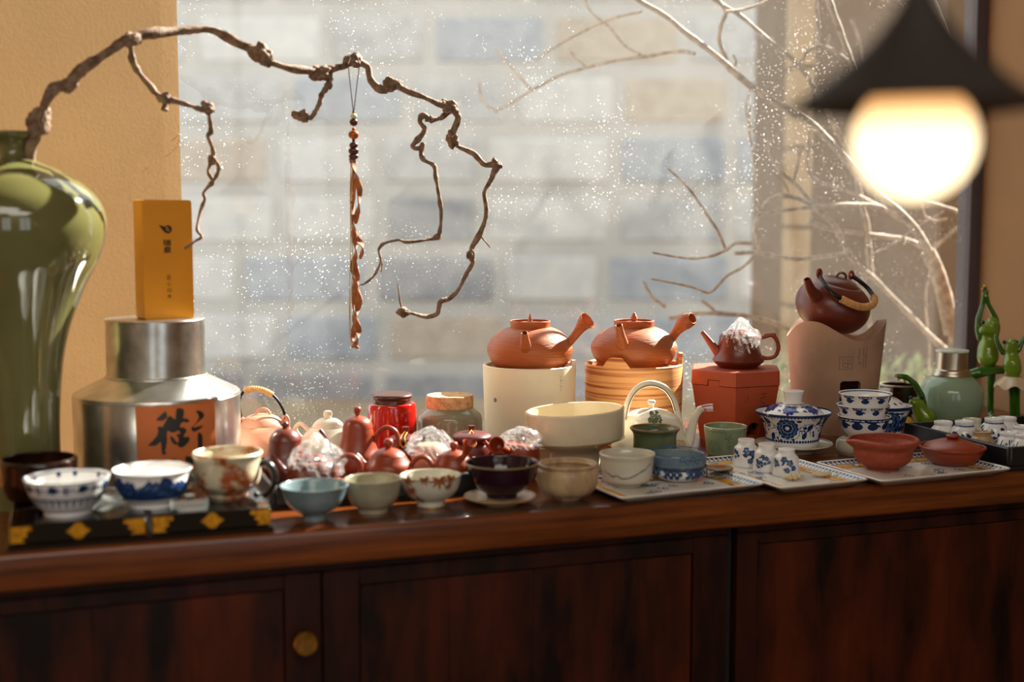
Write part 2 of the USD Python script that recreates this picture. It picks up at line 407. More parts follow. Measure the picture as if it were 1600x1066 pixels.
# window glass under dust: a clear pane, a thin even film of dust and scattered specks that scatter the sun
pane_m = usdkit.material(stage, '/World/Looks/dusty_glass', {
    'g': ('geometry', {}),
    'n1': ('noise_texture', {'scale': 2.2, 'detail': 5, 'roughness': .65}),
    'r1': ('map_range', {'from_min': .3, 'from_max': .75, 'to_min': .010, 'to_max': .032, 'clamp': True}),
    'v1': ('voronoi_texture', {'scale': 150.0, 'randomness': 1.0}),
    'n2': ('noise_texture', {'scale': 5.0, 'detail': 4, 'roughness': .7}),
    'r2': ('map_range', {'from_min': .40, 'from_max': .75, 'to_min': .02, 'to_max': .20, 'clamp': True}),
    'lt': ('math', {'math_type': 'less_than'}),
    'v3': ('voronoi_texture', {'scale': 48.0, 'randomness': 1.0}),
    'lt3': ('math', {'math_type': 'less_than'}), 'r3': ('map_range', {'from_min': .36, 'from_max': .66, 'to_min': .0, 'to_max': .085, 'clamp': True}),
    'mxx': ('math', {'math_type': 'maximum'}),
    'sp': ('math', {'math_type': 'multiply_add', 'value2': .55}),
    'fr': ('fresnel', {'IOR': 1.45}), 'ib': ('math', {'math_type': 'subtract', 'value1': 1.0}), 'ff': ('math', {'math_type': 'multiply'}),
    't': ('transparent_bsdf', {'color': (.97, .98, .97)}), 'gl': ('glossy_bsdf', {'color': (1, 1, 1), 'roughness': .0}),
    'd': ('translucent_bsdf', {'color': (.95, .93, .90)}), 'm': ('mix_closure', {}), 'm2': ('mix_closure', {})},
    [('g.position', 'n1.vector'), ('g.position', 'v1.vector'), ('g.position', 'v3.vector'), ('g.position', 'n2.vector'), ('n1.fac', 'r1.value'), ('n2.fac', 'r2.value'),
     ('v1.distance', 'lt.value1'), ('r2.result', 'lt.value2'), ('v3.distance', 'lt3.value1'), ('n2.fac', 'r3.value'), ('r3.result', 'lt3.value2'), ('lt.value', 'mxx.value1'), ('lt3.value', 'mxx.value2'),
     ('mxx.value', 'sp.value1'), ('r1.result', 'sp.value3'),
     ('fr.fac', 'ff.value1'), ('g.backfacing', 'ib.value2'), ('ib.value', 'ff.value2'), ('ff.value', 'm.fac'), ('t.BSDF', 'm.closure1'), ('gl.BSDF', 'm.closure2'), ('m.closure', 'm2.closure1'), ('d.BSDF', 'm2.closure2'), ('sp.value', 'm2.fac')], surface='m2.closure')
globe_m = usdkit.material(stage, '/World/Looks/lit_globe', {'g': ('geometry', {}), 's': ('separate_xyz', {}), 'r': ('map_range', {'from_min': zpx(165, .75), 'from_max': zpx(225, .75), 'clamp': True}), 'm': ('mix_color', {'a': (1.3, .62, .20), 'b': (2.6, 1.95, 1.15)}), 'e': ('emission', {'strength': 1.0})}, [('g.position', 's.vector'), ('s.z', 'r.value'), ('r.result', 'm.fac'), ('m.result', 'e.color')], surface='e.emission')

# ---------------------------------------------------------------- the setting
C2 = on_v(286, 420, PANE_V)[:2]                           # foot of the left window corner
uC = UV(*C2)[0]
TH = math.radians(49)
WD, WN = np.array([-math.cos(TH), -math.sin(TH)]), np.array([math.sin(TH), -math.cos(TH)])   # along the splayed wall, and into the room
uR = UV(*on_v(1531, 250, PANE_V)[:2])[0]
ZC, HEAD = 2.68, 2.34
L = 2.1
W1 = C2 + WD * L
struct('wall_left', prism([C2, W1, W1 - WN * .25, C2 - WN * .25 + WD * .02], 0, ZC), plaster)
uW, vW = UV(*W1)
VB = -3.3
def cpoly(pts, z0, z1): return prism([CT(u, v)[:2] for u, v in pts], z0, z1)
struct('wall_side', cpoly([(uW, vW), (uW, VB), (uW - .2, VB), (uW - .2, vW)], 0, ZC), room_paint)
struct('wall_right', cpoly([(uR, PANE_V + .03), (uR, VB), (uR + .2, VB), (uR + .2, PANE_V + .03)], 0, ZC), plaster_r)
backw = []                                               # the shop's street side: wall piers between two tall glazed openings
ops = [(-1.0, -.35), (.35, 1.2)]
e_ = [uW - .2] + [x for o in ops for x in o] + [uR + .2]
for a_, b_ in zip(e_[0::2], e_[1::2]): backw.append(ubar(a_, VB - .2, 0, b_, VB, ZC))
for a_, b_ in ops: backw += [ubar(a_, VB - .2, 0, b_, VB, .5), ubar(a_, VB - .2, 2.3, b_, VB, ZC), ubar((a_ + b_) / 2 - .02, VB - .12, .5, (a_ + b_) / 2 + .02, VB - .06, 2.3)]
struct('wall_back', cat_(backw), room_paint)
outline = [C2, W1, CT(uW, VB)[:2], CT(uR, VB)[:2], CT(uR, PANE_V + .03)[:2], CT(uC, PANE_V + .03)[:2]]
struct('floor', prism(outline, -.1, 0), floor_m)
struct('ceiling', prism(outline, ZC, ZC + .1), room_paint)
struct('wall_window', cat_([ubar(uC, PANE_V - .02, 0, uR, PANE_V + .03, TOP - .06), ubar(uC, PANE_V - .02, HEAD, uR, PANE_V + .03, ZC)]), plaster_r)
# window 1: sill, posts, rails and the dusty pane
wn = Thing('window_1', None, None, CT((uC + uR) / 2, PANE_V, TOP), kind='structure')
wn.part('pane', ubar(uC + .0005, PANE_V - .003, TOP - .03, uR - .03, PANE_V + .003, HEAD - .02, .0005), pane_m, smooth=False)
uP = UV(*on_v(1512, 300, PANE_V)[:2])[0]
wn.part('post', ubar(uP, PANE_V - .012, TOP - .06, uR, PANE_V + .03, HEAD), frame_m)
wn.part('rail', ubar(uC + .03, PANE_V - .03, TOP - .06, uR, PANE_V + .03, TOP - .012), frame_m)
wn.part('rail', ubar(uC + .03, PANE_V - .03, HEAD - .05, uR, PANE_V + .03, HEAD), frame_m)

# outside: block wall, ochre wall, ground
YB = 9.0
X0, X1, ZB = -5.2, 4.4, 4.2
bw = Thing('wall_outside', None, None, (0, YB, 0), kind='structure')
bw.part('backing', bar((X0, YB + .012, -.05), (X1, YB + .25, ZB)), mortar_m)
k = 0
z = zpx(652, YB) - 0.414 * 2
pitch = 0.414
rowi = 0
while z < ZB - .35:
    x = X0 + (rowi % 2) * .40 + rng.uniform(-.05, .05)
    while x < X1 - .5:
        w = rng.choice([.62, .72, .82]) + rng.uniform(-.02, .02)
        d = rng.uniform(-.012, .004)
        if x > -3.4 and x < 3.4 and z > -.6:
            m = bar((x, YB + d, z), (x + w, YB + .05, z + .304), .015)
            bw.part('block', m, BR[rng.choice(5, p=[.28, .26, .22, .12, .12])])
        x += w + .097
    z += pitch; rowi += 1
YO = 3.9
xo = at(1262, 300, YO)[0]
ow = Thing('wall_annex', None, None, (xo, YO, 0), kind='structure')
ow.part('wall_face', bar((xo, YO, -.05), (xo + 1.05, YO + .9, 2.9), .01), stucco)
z = 0.0
for i in range(12):                                     # the pale corner stones
    ow.part('corner_stone', bar((xo - .05, YO - .006, z + .004), (xo + .012, YO + .12, z + .236), .006), stucco_edge); z += .24
struct('ground', bar((-6, 2.95, -.12), (6, 10, -.05)), earth)

# counter top: a rounded slab cut along the splayed wall
def slab_section():
    r = .006
    return CrossSection([[(r, 0), (.60, 0), (.60, .047), (r * 1.2, .047), (r * .35, .047 - r * .35), (0, .047 - r * 1.2), (0, r), (r * .3, r * .3)]])
uL = -.75
sec = Manifold.extrude(slab_section(), uR - .003 - uL)    # x: v, y: z, z: u
v, f = arr(sec)
w = np.empty_like(v); uu, vv, zz = v[:, 2] + uL, v[:, 0], v[:, 1] + TOP - .047
w[:, :2] = uu[:, None] * EU + (vv + V0)[:, None] * EN; w[:, 2] = zz
mm = Manifold(m3.Mesh(vert_properties=w.astype(np.float32), tri_verts=(f[:, ::-1] if trimesh.Trimesh(w, f).volume < 0 else f).astype(np.uint32)))
mm = mm.trim_by_plane((float(WN[0]), float(WN[1]), 0), float(WN @ C2) + .004)
ct = Thing('countertop', 'long glossy red-brown wooden counter top under the window, holding the teaware', 'counter top', CT(.5, .3, TOP - .047))
ct.part('slab', mm, wood, smooth=50)

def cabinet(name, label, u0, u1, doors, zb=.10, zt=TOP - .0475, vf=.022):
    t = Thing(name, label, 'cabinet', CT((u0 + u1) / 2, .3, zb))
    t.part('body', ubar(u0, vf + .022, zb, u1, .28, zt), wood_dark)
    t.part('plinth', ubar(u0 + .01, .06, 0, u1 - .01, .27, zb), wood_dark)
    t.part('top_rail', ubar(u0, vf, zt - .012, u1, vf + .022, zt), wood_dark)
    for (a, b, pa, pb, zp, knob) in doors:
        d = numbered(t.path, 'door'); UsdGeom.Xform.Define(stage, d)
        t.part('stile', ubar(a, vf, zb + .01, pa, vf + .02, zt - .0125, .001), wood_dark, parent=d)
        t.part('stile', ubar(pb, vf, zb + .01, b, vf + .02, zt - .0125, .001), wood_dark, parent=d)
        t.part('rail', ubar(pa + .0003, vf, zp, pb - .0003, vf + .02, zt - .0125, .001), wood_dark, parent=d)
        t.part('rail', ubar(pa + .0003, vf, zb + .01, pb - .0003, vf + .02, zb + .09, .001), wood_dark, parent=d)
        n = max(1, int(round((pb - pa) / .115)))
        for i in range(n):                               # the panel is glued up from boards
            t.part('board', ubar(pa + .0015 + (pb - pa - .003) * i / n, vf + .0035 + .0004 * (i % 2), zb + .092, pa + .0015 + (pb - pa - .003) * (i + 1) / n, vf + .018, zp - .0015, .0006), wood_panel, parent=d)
        if knob is not None:
            kc = CT(knob[0], vf, knob[1]); out = np.array([-EN[0], -EN[1], 0])
            v, f = lathe([(0, 0), (.010, 0), (.008, .006), (.007, .012), (.0125, .017), (.0155, .021), (.0155, .024), (.0135, .0262), (.0115, .0262), (.0105, .025), (0, .0247)], n=32)
            w = kc + v[:, :1] * np.array([*EU, 0]) + v[:, 1:2] * np.array([0, 0, 1.0]) + v[:, 2:] * out
            t.part('knob', (w, f), brass, parent=d, label='round brass door knob')
    return t
uf = lambda px, py=950: UV(*on_v(px, py, .022)[:2])[0]
zf = lambda px, py: on_v(px, py, .022)[2]
kn = on_v(473, 998, .022); ku = UV(*kn[:2])[0]
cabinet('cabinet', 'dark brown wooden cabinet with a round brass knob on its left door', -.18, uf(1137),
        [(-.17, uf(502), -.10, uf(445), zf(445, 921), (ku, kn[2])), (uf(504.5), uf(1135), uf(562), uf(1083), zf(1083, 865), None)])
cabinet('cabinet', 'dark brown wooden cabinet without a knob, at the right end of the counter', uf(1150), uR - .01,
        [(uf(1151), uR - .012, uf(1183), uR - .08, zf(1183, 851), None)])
gp = Thing('filler_strip', 'narrow black recessed strip between the two wooden cabinets', 'filler', CT(uf(1143), .05, .10))
gp.part('strip', ubar(uf(1137) + .0003, .036, .10, uf(1150) - .0003, .27, TOP - .0485), gap_m)

# ---------------------------------------------------------------- wares turned on the wheel
class Ware:
    """A round thing whose outline was measured in the photograph: cx its axis, Y its distance, rows turned into heights at that distance."""
    def __init__(s, name, label, cat, cx, Y, base=TOP, group=None):
        s.cx, s.Y, s.base = cx, Y, base
        s.c = at(cx, 640, Y); s.c = np.array([(cx - 800) * tpx(700, Y), Y, base])
        s.k = tpx(700, Y)
        s.T = Thing(name, label, cat, s.c, group)
    def P(s, pts, fit=True):
        p = np.array([(r * s.k, zpx(y, s.Y)) for r, y in pts])
        if fit and len(p) > 1:
            z0, z1 = p[-1, 1], p[0, 1]; p[:, 1] = s.base + (p[:, 1] - z0) * (z1 - s.base) / (z1 - z0)
        return p
    def body(s, pts, m, name='body', sm=6, t=None, floor=None, n=64, corners=()):
        o = s.P(pts); s.raw = o
        if corners:
            idx = [0, *corners, len(o) - 1]; seg = [spl(o[a:b + 1], sm) if b - a > 1 else o[a:b + 1] for a, b in zip(idx[:-1], idx[1:])]
            d = np.vstack([g[:-1] for g in seg] + [seg[-1][-1:]])
        else: d = spl(o, sm) if len(o) > 2 else o
        d[:, 0] = np.maximum(d[:, 0], 0)
        s.outer = d
        if t is None:
            prof = np.vstack([[0, d[0, 1]], d, [0, s.base]])
        else:
            t = t * s.k; zf = s.base + (floor if floor is not None else .008)
            i = d[d[:, 1] > zf + min(.004, .3 * (d[0, 1] - zf))]; inn = np.column_stack([np.maximum(i[:, 0] - t, .002), i[:, 1]])
            inn[0, 1] -= t * .25; rim = [[d[0, 0] - t * .6, d[0, 1] + t * .22], [d[0, 0] - t * .25, d[0, 1] + t * .22]]
            ri = inn[-1, 0]
            prof = np.vstack([[0, zf], [ri * .5, zf + .0004], [ri * .85, zf + .002], inn[::-1], rim, d, [d[-1, 0] * .82, s.base], [d[-1, 0] * .78, s.base + .002], [0, s.base + .002]])
            s.inner = inn
        return s.T.part(name, lathe(prof, s.c[:2], n), m)
    def turned(s, name, pts, m, parent=None, sm=5, n=48, label=None, close=True):
        d = s.P(pts, fit=False); d = spl(d, sm) if len(d) > 2 and sm > 1 else d
        d[:, 0] = np.maximum(d[:, 0], 0)
        prof = np.vstack([[0, d[0, 1]], d, [0, d[-1, 1]]]) if close else d
        return s.T.part(name, lathe(prof, s.c[:2], n), m, parent=parent, label=label)
    def ring(s, name, r, y, w, m, parent=None, label=None):
        z = zpx(y, s.Y); a = np.linspace(0, 2 * PI, 10)
        prof = np.column_stack([r * s.k + w * s.k * np.cos(a), z + w * s.k * np.sin(a)])
        return s.T.part(name, lathe(prof, s.c[:2], 64), m, parent=parent, label=label)
    def q(s, px, py, dy=0.0): return at(px, py, s.Y + dy)
    def pipe(s, name, pts, rad, m, n=6, parent=None, flat=1.0, sides=14, open_=None, label=None):
        p = np.array([s.q(*a) for a in pts]); r = np.broadcast_to(np.array(rad, float) * s.k, (len(p),))
        d = spl(np.column_stack([p, r]), n) if len(p) > 2 else np.column_stack([p, r])
        if open_: g = tube_open(d[:, :3], d[:, 3], open_ * s.k, depth=min(9, len(d) - 1))
        else: g = sweep(d[:, :3], d[:, 3], sides, flat=flat)
        return s.T.part(name, g, m, parent=parent, label=label)
    def deco(s, name, shapes, m, px=True, eps=.0004, parent=None, facing=0.0, prof=None, size=.004, label=None):
        """shapes: polygons in photograph pixels (or a list of them), wrapped on the side that faces the camera."""
        g = union_all(shapes if isinstance(shapes, list) else [shapes])
        pr = s.outer if prof is None else prof
        zs_ = np.sort(pr[:, 1]); zm = (zs_[0] + zs_[-1]) / 2; pq = pr[np.argsort(pr[:, 1], kind='stable')]; rr = float(np.interp(zm, pq[:, 1], pq[:, 0]))
        if px:                                           # rows and columns as they appear on the near side of the pot
            Yd = s.Y - .95 * rr; kd = tpx(680, Yd); za, zb = zpx(600, Yd), zpx(700, Yd); kz = (zb - za) / 100
            g = affinity.affine_transform(g, [kd, 0, 0, kz, -s.cx * kd, za - 600 * kz])
        w = wrap(g, pr, s.c[:2], rr, eps, size, facing)
        if w is not None: return s.T.part(name, w, m, smooth=True, parent=parent, label=label)
    def plan(s, name, shapes, m, prof, eps=.0004, parent=None):   # decoration laid on a lid, drawn from above in pixels
        pr = np.asarray(prof); pr = pr[np.argsort(pr[:, 0], kind='stable')]; ms = []
        for p in polys_of(affinity.scale(union_all(shapes), s.k, s.k, origin=(0, 0))):
            v, f = triangles(p, .004); r = np.hypot(v[:, 0], v[:, 1]); ok = r < pr[-1, 0]
            ms.append((np.column_stack([v + s.c[:2], np.interp(r, pr[:, 0], pr[:, 1]) + eps]), f))
        return s.T.part(name, cat_(ms), m, smooth=True, parent=parent)
    def band(s, name, y0, y1, m, eps=.0004, parent=None, label=None):
        
        pr = s.outer[np.argsort(s.outer[:, 1], kind='stable')]
        z = np.linspace(zpx(y1, s.Y), zpx(y0, s.Y), 6)
        return s.T.part(name, lathe_open(np.column_stack([np.interp(z, pr[:, 1], pr[:, 0]) + eps, z]), s.c[:2]), m, parent=parent, label=label)
def lathe_open(prof, ctr, n=64):
    a = np.arange(n) * 2 * PI / n; m = len(prof)
    v = np.stack([ctr[0] + prof[:, :1] * np.cos(a), ctr[1] + prof[:, :1] * np.sin(a), np.repeat(prof[:, 1:], n, 1)], -1).reshape(-1, 3)
    i, j = np.meshgrid(np.arange(m - 1), np.arange(n), indexing='ij'); A, B = i * n + j, i * n + (j + 1) % n
    return v, np.stack([A, B, B + n, A + n], -1).reshape(-1, 4)

def film_over(t, name, c, size, top, seed, droop=.5, label='crumpled clear plastic film'):
    """Thin clear film gathered to a peak over a pot."""
    m = trimesh.creation.icosphere(5, 1.0); v = m.vertices.copy()
    a = np.arctan2(v[:, 1], v[:, 0]); up = np.clip(v[:, 2], 0, 1)
    fold = .04 * np.sin(a * 9 + seed * 2) + .05 * np.sin(a * 5 + 1.3 * seed) + .05 * np.sin(17 * a + 5 * v[:, 2]) - .16 * np.abs(meshkit.noise(v * 4.3 + seed * 3.3, seed + 1)) - .10 * np.abs(meshkit.noise(v * 9.0 + seed, seed + 2))
    n = meshkit.noise(v * 5.0 + seed * 7.1, seed) if True else 0
    r = 1 + fold * (1.2 - up) + .16 * (np.abs(n) - .3)
    w = v * r[:, None] * np.array(size)
    pk = np.exp(-((v[:, 0]) ** 2 + v[:, 1] ** 2) / .10) * (v[:, 2] > 0)
    w[:, 2] += top * pk * (1 + .5 * np.sin(a * 7))
    w[:, 2] = np.maximum(w[:, 2], -size[2] * droop)
    t.part(name, (w + np.array(c), m.faces), film, smooth=26, label=label)

# ------------------------------------------------ the olive vase, its branch and the hanging ornament
w = Ware('vase', 'tall olive-green glazed vase with broad shoulders and a small neck, at the left edge', 'vase', 38, 1.68)
w.body([(37, 207), (38.5, 209), (36, 214), (27, 222), (22, 231), (21, 239), (26, 247), (44, 256), (74, 270), (103, 290), (124, 314), (133, 343), (131, 373), (119, 410), (98, 452), (79, 500), (66, 550), (59, 600), (55, 650), (54, 710), (56, 760), (58, 790)], celadon_vase, t=5, floor=.30, n=96)

def yb(px): return 1.68 + (px - 45) * .00040          # the branch keeps roughly along the window
def branch_pts(pts, wob=0.0, ph=0.0, dy=0.0):
    p = np.array(pts, float)
    return np.array([at(x, y, yb(x) + dy + wob * math.sin(.021 * (x + y) + ph)) for x, y in p])
def twig(t, name, pts, r0, r1, m, knots=(), wob=.02, ph=0.0, dy=0.0, parent=None, sides=10, seed=1):
    p = branch_pts(pts, wob, ph, dy); n = 5
    d = spl(p, n)
    L_ = np.r_[0, np.cumsum(np.linalg.norm(np.diff(d, axis=0), axis=1))]; L_ /= L_[-1]
    r = (r0 + (r1 - r0) * L_) * .00090
    r = r * (1 + .16 * np.sin(L_ * 61 + seed) + .12 * np.sin(L_ * 143 + 2 * seed))
    g = [sweep(d, r, sides, jig=.22)]
    for kx, ky, kr in knots:
        i = np.argmin([np.hypot(a - kx, b - ky) for a, b in pts]); c = p[i]
        b = trimesh.creation.icosphere(3, 1.0)
        nn = meshkit.fbm(b.vertices * 2.6 + kx, 3)
        b.vertices *= (kr * .00052 * (1 + 1.5 * nn + .25 * np.sin(5 * b.vertices[:, 0] + kx)))[:, None]
        tt = p[min(i + 1, len(p) - 1)] - p[max(i - 1, 0)]; tt /= np.linalg.norm(tt); b.vertices += np.outer(b.vertices @ tt, tt) * .45; b.apply_translation(c); g.append(b)
    t.part(name, cat_(g), m, smooth=50, parent=parent)
br = Thing('twisted_branch', 'gnarled twisted bare brown branch arching out of the olive vase across the window', 'branch', at(45, 240, 1.68))
twig(br, 'stem', [(42, 262), (48, 232), (57, 205), (62, 188), (69, 165), (76, 150), (88, 136), (107, 132), (121, 115), (140, 100), (165, 84), (190, 67), (205, 62), (226, 54), (260, 50), (295, 47), (326, 46), (350, 55), (375, 69), (397, 78), (409, 84), (419, 95), (450, 106), (485, 111), (501, 114), (516, 108), (540, 103), (553, 94), (566, 99), (575, 106), (579, 124), (590, 137), (602, 140), (612, 131), (635, 142), (660, 151), (685, 162), (702, 167), (713, 178), (716, 186), (709, 204), (706, 218), (716, 229), (740, 240), (757, 257), (775, 257), (772, 270), (765, 285), (757, 301), (760, 325), (758, 345), (750, 365), (738, 386), (736, 399), (739, 410), (728, 430), (715, 455), (700, 467), (688, 472), (683, 490), (665, 495), (645, 490), (630, 488), (621, 487)],
     8.2, 3.4, bark, [(62, 188, 15), (107, 132, 11), (205, 62, 10), (409, 84, 15), (501, 114, 13), (553, 94, 11), (612, 131, 11), (702, 167, 11), (706, 218, 10), (775, 257, 8), (736, 399, 7), (630, 488, 8)])
twig(br, 'twig', [(203, 64), (205, 80), (207, 95), (218, 115), (235, 135), (245, 147), (257, 153), (275, 158), (300, 166), (318, 172), (324, 168), (327, 182), (330, 205), (325, 213), (333, 235), (331, 250), (325, 268), (333, 284), (325, 292), (318, 302), (320, 312), (313, 330), (308, 358), (315, 370), (305, 377), (288, 388)], 5.2, 2.0, bark, [(257, 153, 8), (324, 168, 8), (331, 250, 6)], ph=1.2, seed=3)
twig(br, 'twig', [(257, 153), (259, 163), (257, 172)], 6, 5, bark, seed=4)
twig(br, 'twig', [(332, 246), (341, 258), (341, 268), (335, 280), (327, 288)], 3.4, 2.6, bark, dy=-.008, seed=5)
twig(br, 'twig', [(506, 116), (515, 122), (512, 135), (503, 147), (500, 160), (493, 174), (485, 184), (471, 181)], 5, 3.6, bark, [(471, 181, 9), (512, 135, 6)], ph=.6, dy=-.01, seed=6)
twig(br, 'twig', [(711, 172), (700, 175), (688, 185), (672, 186), (661, 180), (656, 190), (663, 201), (659, 211), (649, 222), (645, 229), (655, 232), (661, 224), (658, 238), (662, 250), (678, 259), (681, 275), (685, 300), (689, 330), (688, 355), (683, 370), (665, 375), (635, 378), (622, 375), (601, 380), (592, 390), (595, 405), (593, 415), (585, 430), (572, 442), (562, 446)], 5, 1.8, bark, [(672, 186, 6), (683, 370, 5)], ph=2.2, dy=-.015, seed=7)
twig(br, 'twig', [(595, 404), (597, 414), (596, 425)], 1.8, 1.2, bark, dy=-.012, seed=8)
twig(br, 'twig', [(750, 367), (757, 376), (766, 387)], 2, 1, bark, seed=9)
twig(br, 'twig', [(630, 488), (625, 470), (622, 444)], 2.2, 1, bark, seed=10)

YO_ = yb(553)
od = Thing('hanging_ornament', 'string of beads with long twisted rust-brown ribbons hanging from the branch', 'ornament', at(553, 95, YO_))
kp = tpx(300, YO_)
oq = lambda x, y, dy=0: at(x, y, YO_ + dy)
for a in ([(544, 100, -.012), (547, 130, -.006), (552, 174, 0)], [(562, 100, -.012), (558, 130, -.006), (553, 174, 0)], [(544, 100, -.012), (548, 89, -.004), (553, 84.5, 0), (558, 89, .0), (562, 100, -.012)]):
    od.part('cord', sweep(spl([oq(*b) for b in a], 8), .8 * kp, 6), cord_m)
def bead(y, rx, ry, m, label): od.part('bead', ball(oq(552.5, y), 1.0, 3, (rx * kp, rx * kp, ry * kp)) if False else bead_mesh(oq(552.5, y), rx * kp, ry * kp), m, label=label)
def bead_mesh(c, rx, ry):
    b = trimesh.creation.icosphere(3, 1.0); a = np.arctan2(b.vertices[:, 1], b.vertices[:, 0])
    b.vertices *= (1 + .05 * np.abs(np.sin(4 * a)) * (1 - b.vertices[:, 2] ** 2))[:, None]; b.apply_scale((rx, rx, ry)); b.apply_translation(c); return b
bead(175, 2.5, 2.2, bead_orange, 'tiny orange bead'); bead(181.5, 5.2, 4.6, bead_pale, 'small pale green bead'); bead(191, 6.3, 6.2, bead_dark, 'dark brown bead'); bead(202, 2.8, 3, bead_orange, 'tiny orange bead')
bead(210.5, 8, 7.2, bead_orange, 'orange ribbed bead'); bead(219.5, 2.6, 2.5, bead_dark, 'tiny dark bead')
bead(227, 6.5, 5.5, bead_dark, 'upper lobe of the dark gourd bead'); bead(236, 7.8, 6.6, bead_dark, 'middle lobe of the dark gourd bead'); bead(244.5, 7.4, 5.2, bead_dark, 'lower lobe of the dark gourd bead')
def ribbon(pts, wid, turns, ph, m):
    p = spl([oq(*a) for a in pts], 8); n = len(p); s = np.linspace(0, 1, n)
    an = ph + turns * 2 * PI * s; w_ = np.interp(s, np.linspace(0, 1, len(wid)), wid) * kp
    e = np.stack([np.cos(an), np.sin(an), np.zeros(n)], 1)
    q = 4
    cols = [p + e * (w_ * (k / (q - 1) - .5))[:, None] for k in range(q)]
    nrm = np.stack([-np.sin(an), np.cos(an), np.zeros(n)], 1) * .0009
    top = np.stack(cols, 1) + nrm[:, None]; bot = np.stack(cols[::-1], 1) - nrm[:, None]
    v = np.concatenate([top, bot], 1); k = 2 * q
    i, j = np.meshgrid(np.arange(n - 1), np.arange(k), indexing='ij'); a, b = i * k + j, i * k + (j + 1) % k
    od.part('ribbon', (v.reshape(-1, 3), np.stack([a, b, b + k, a + k], -1).reshape(-1, 4)), m, smooth=60)
ribbon([(550, 248, 0), (556, 275, -.004), (562, 300, 0), (559, 330, .003), (555, 350, 0)], [10, 12, 9, 11, 6], 1.1, .3, velvet)
ribbon([(551, 250, .004), (552, 290, .004), (550, 340, .006), (556, 370, .003), (566, 385, 0), (563, 405, 0)], [8, 9, 7, 12, 13, 4], 1.3, 1.2, velvet)
ribbon([(552, 335, -.002), (553, 365, -.004), (556, 392, 0), (552, 420, 0), (556, 455, .002), (553, 490, 0), (560, 520, -.002), (553, 544, 0)], [8, 10, 7, 12, 13, 10, 12, 8], 2.4, .6, velvet)
ribbon([(555, 412, .004), (557, 440, .004), (560, 470, 0), (556, 500, .003), (551, 530, 0), (559, 545, 0)], [11, 12, 13, 8, 9, 7], 1.7, 2.0, velvet)
for a in ([(549, 250, -.003), (547, 300, -.004), (548, 380, -.003), (546, 460, -.002), (546, 545, 0)], [(551, 250, -.005), (549, 330, -.006), (551, 420, -.005), (547, 480, -.003), (549, 543, 0)]):
    od.part('cord', sweep(spl([oq(*b) for b in a], 6), .7 * kp, 6), cord_pale)
od.part('bead', ball(oq(549.5, 316, -.007), 2.0 * kp, 2), mat('green_glass_bead', '#2f7a4a', .2), label='tiny green bead')

# ------------------------------------------------ left: tin, yellow box, lacquer stands and their cups
w = Ware('tea_tin', 'large silver metal tea tin with conical shoulder and an orange paper label', 'tea tin', 248, 1.79)
Wt = w
b = w.body([(75, 586), (79, 588), (124, 612), (126, 614), (126.5, 617), (126, 690), (126, 766), (126.5, 770), (126, 771)], tin, sm=1, n=96)
w.ring('rim', 126, 616, 1.2, tin, parent=b); w.ring('rim', 126, 762, 1.2, tin, parent=b)
l = w.turned('lid', [(70, 497), (73, 497.4), (74.6, 499), (75, 580), (75, 587)], tin_lid, sm=1, n=96)
w.ring('rim', 75.3, 586, 2.0, tin_lid, parent=l); w.ring('rim', 74.6, 498.5, 1.0, tin_lid, parent=l)
w.outer = np.array([(126 * w.k, zpx(771, w.Y)), (126 * w.k, zpx(616, w.Y))])
px0 = lambda x, y: (200 + x / 8.88, 610 + y / 8.88)
def arcx(x): return 248 + 126 * math.asin(max(-1, min(1, (x - 248) / 126)))
def warped(poly):
    from shapely import transform
    return transform(poly, lambda c: np.column_stack([[arcx(200 + a / 8.88) for a in c[:, 0]], 618 + c[:, 1] / 8.88]))
lab = w.deco('paper_label', warped(Polygon([(128, 140), (400, 140), (800, 132), (1195, 100), (1200, 700), (1205, 1060), (700, 1065), (138, 1060)]).segmentize(60)), orange_paper, eps=.0006, size=.006, label='orange paper label with brushed black characters')
ch = [Polygon([(405, 325), (470, 265), (530, 215), (550, 275), (545, 310), (490, 350), (415, 350)]),
      Polygon([(590, 285), (640, 330), (655, 345), (675, 195), (720, 185), (775, 210), (772, 290), (755, 335), (815, 345), (850, 378), (815, 402), (770, 385), (735, 400), (712, 440), (720, 460), (770, 465), (805, 500), (785, 545), (765, 570), (765, 600), (815, 595), (845, 620), (830, 670), (780, 720), (720, 748), (685, 715), (672, 690), (640, 695), (600, 650), (580, 590), (590, 565), (630, 600), (665, 660), (690, 670), (695, 610), (668, 565), (675, 545), (715, 550), (712, 515), (690, 500), (640, 522), (600, 520), (560, 490), (540, 520), (540, 640), (520, 745), (500, 760), (522, 790), (520, 818), (470, 822), (465, 775), (462, 700), (455, 640), (400, 685), (350, 695), (280, 690), (310, 660), (360, 610), (405, 555), (425, 495), (415, 440), (450, 425), (480, 440), (510, 390), (545, 330), (560, 300)]),
      Polygon([(930, 248), (985, 250), (1025, 275), (1048, 325), (1030, 360), (990, 385), (950, 415), (910, 450), (890, 478), (915, 480), (960, 470), (1030, 460), (1010, 490), (950, 525), (905, 540), (875, 520), (865, 480), (890, 460), (940, 405), (970, 365), (972, 330), (960, 290)]),
      Polygon([(962, 550), (1000, 575), (1018, 615), (1015, 770), (1005, 810), (965, 820), (952, 770), (948, 620)]),
      Polygon([(600, 880), (660, 905), (700, 945), (725, 990), (690, 1010), (640, 990), (612, 950)]),
      Polygon([(780, 870), (850, 880), (888, 930), (885, 985), (860, 1040), (800, 1060), (750, 1010), (780, 950)])]
w.deco('lettering', [warped(c.buffer(6).buffer(-6).segmentize(25)) for c in ch], ink, eps=.0011, parent=lab, size=.004)

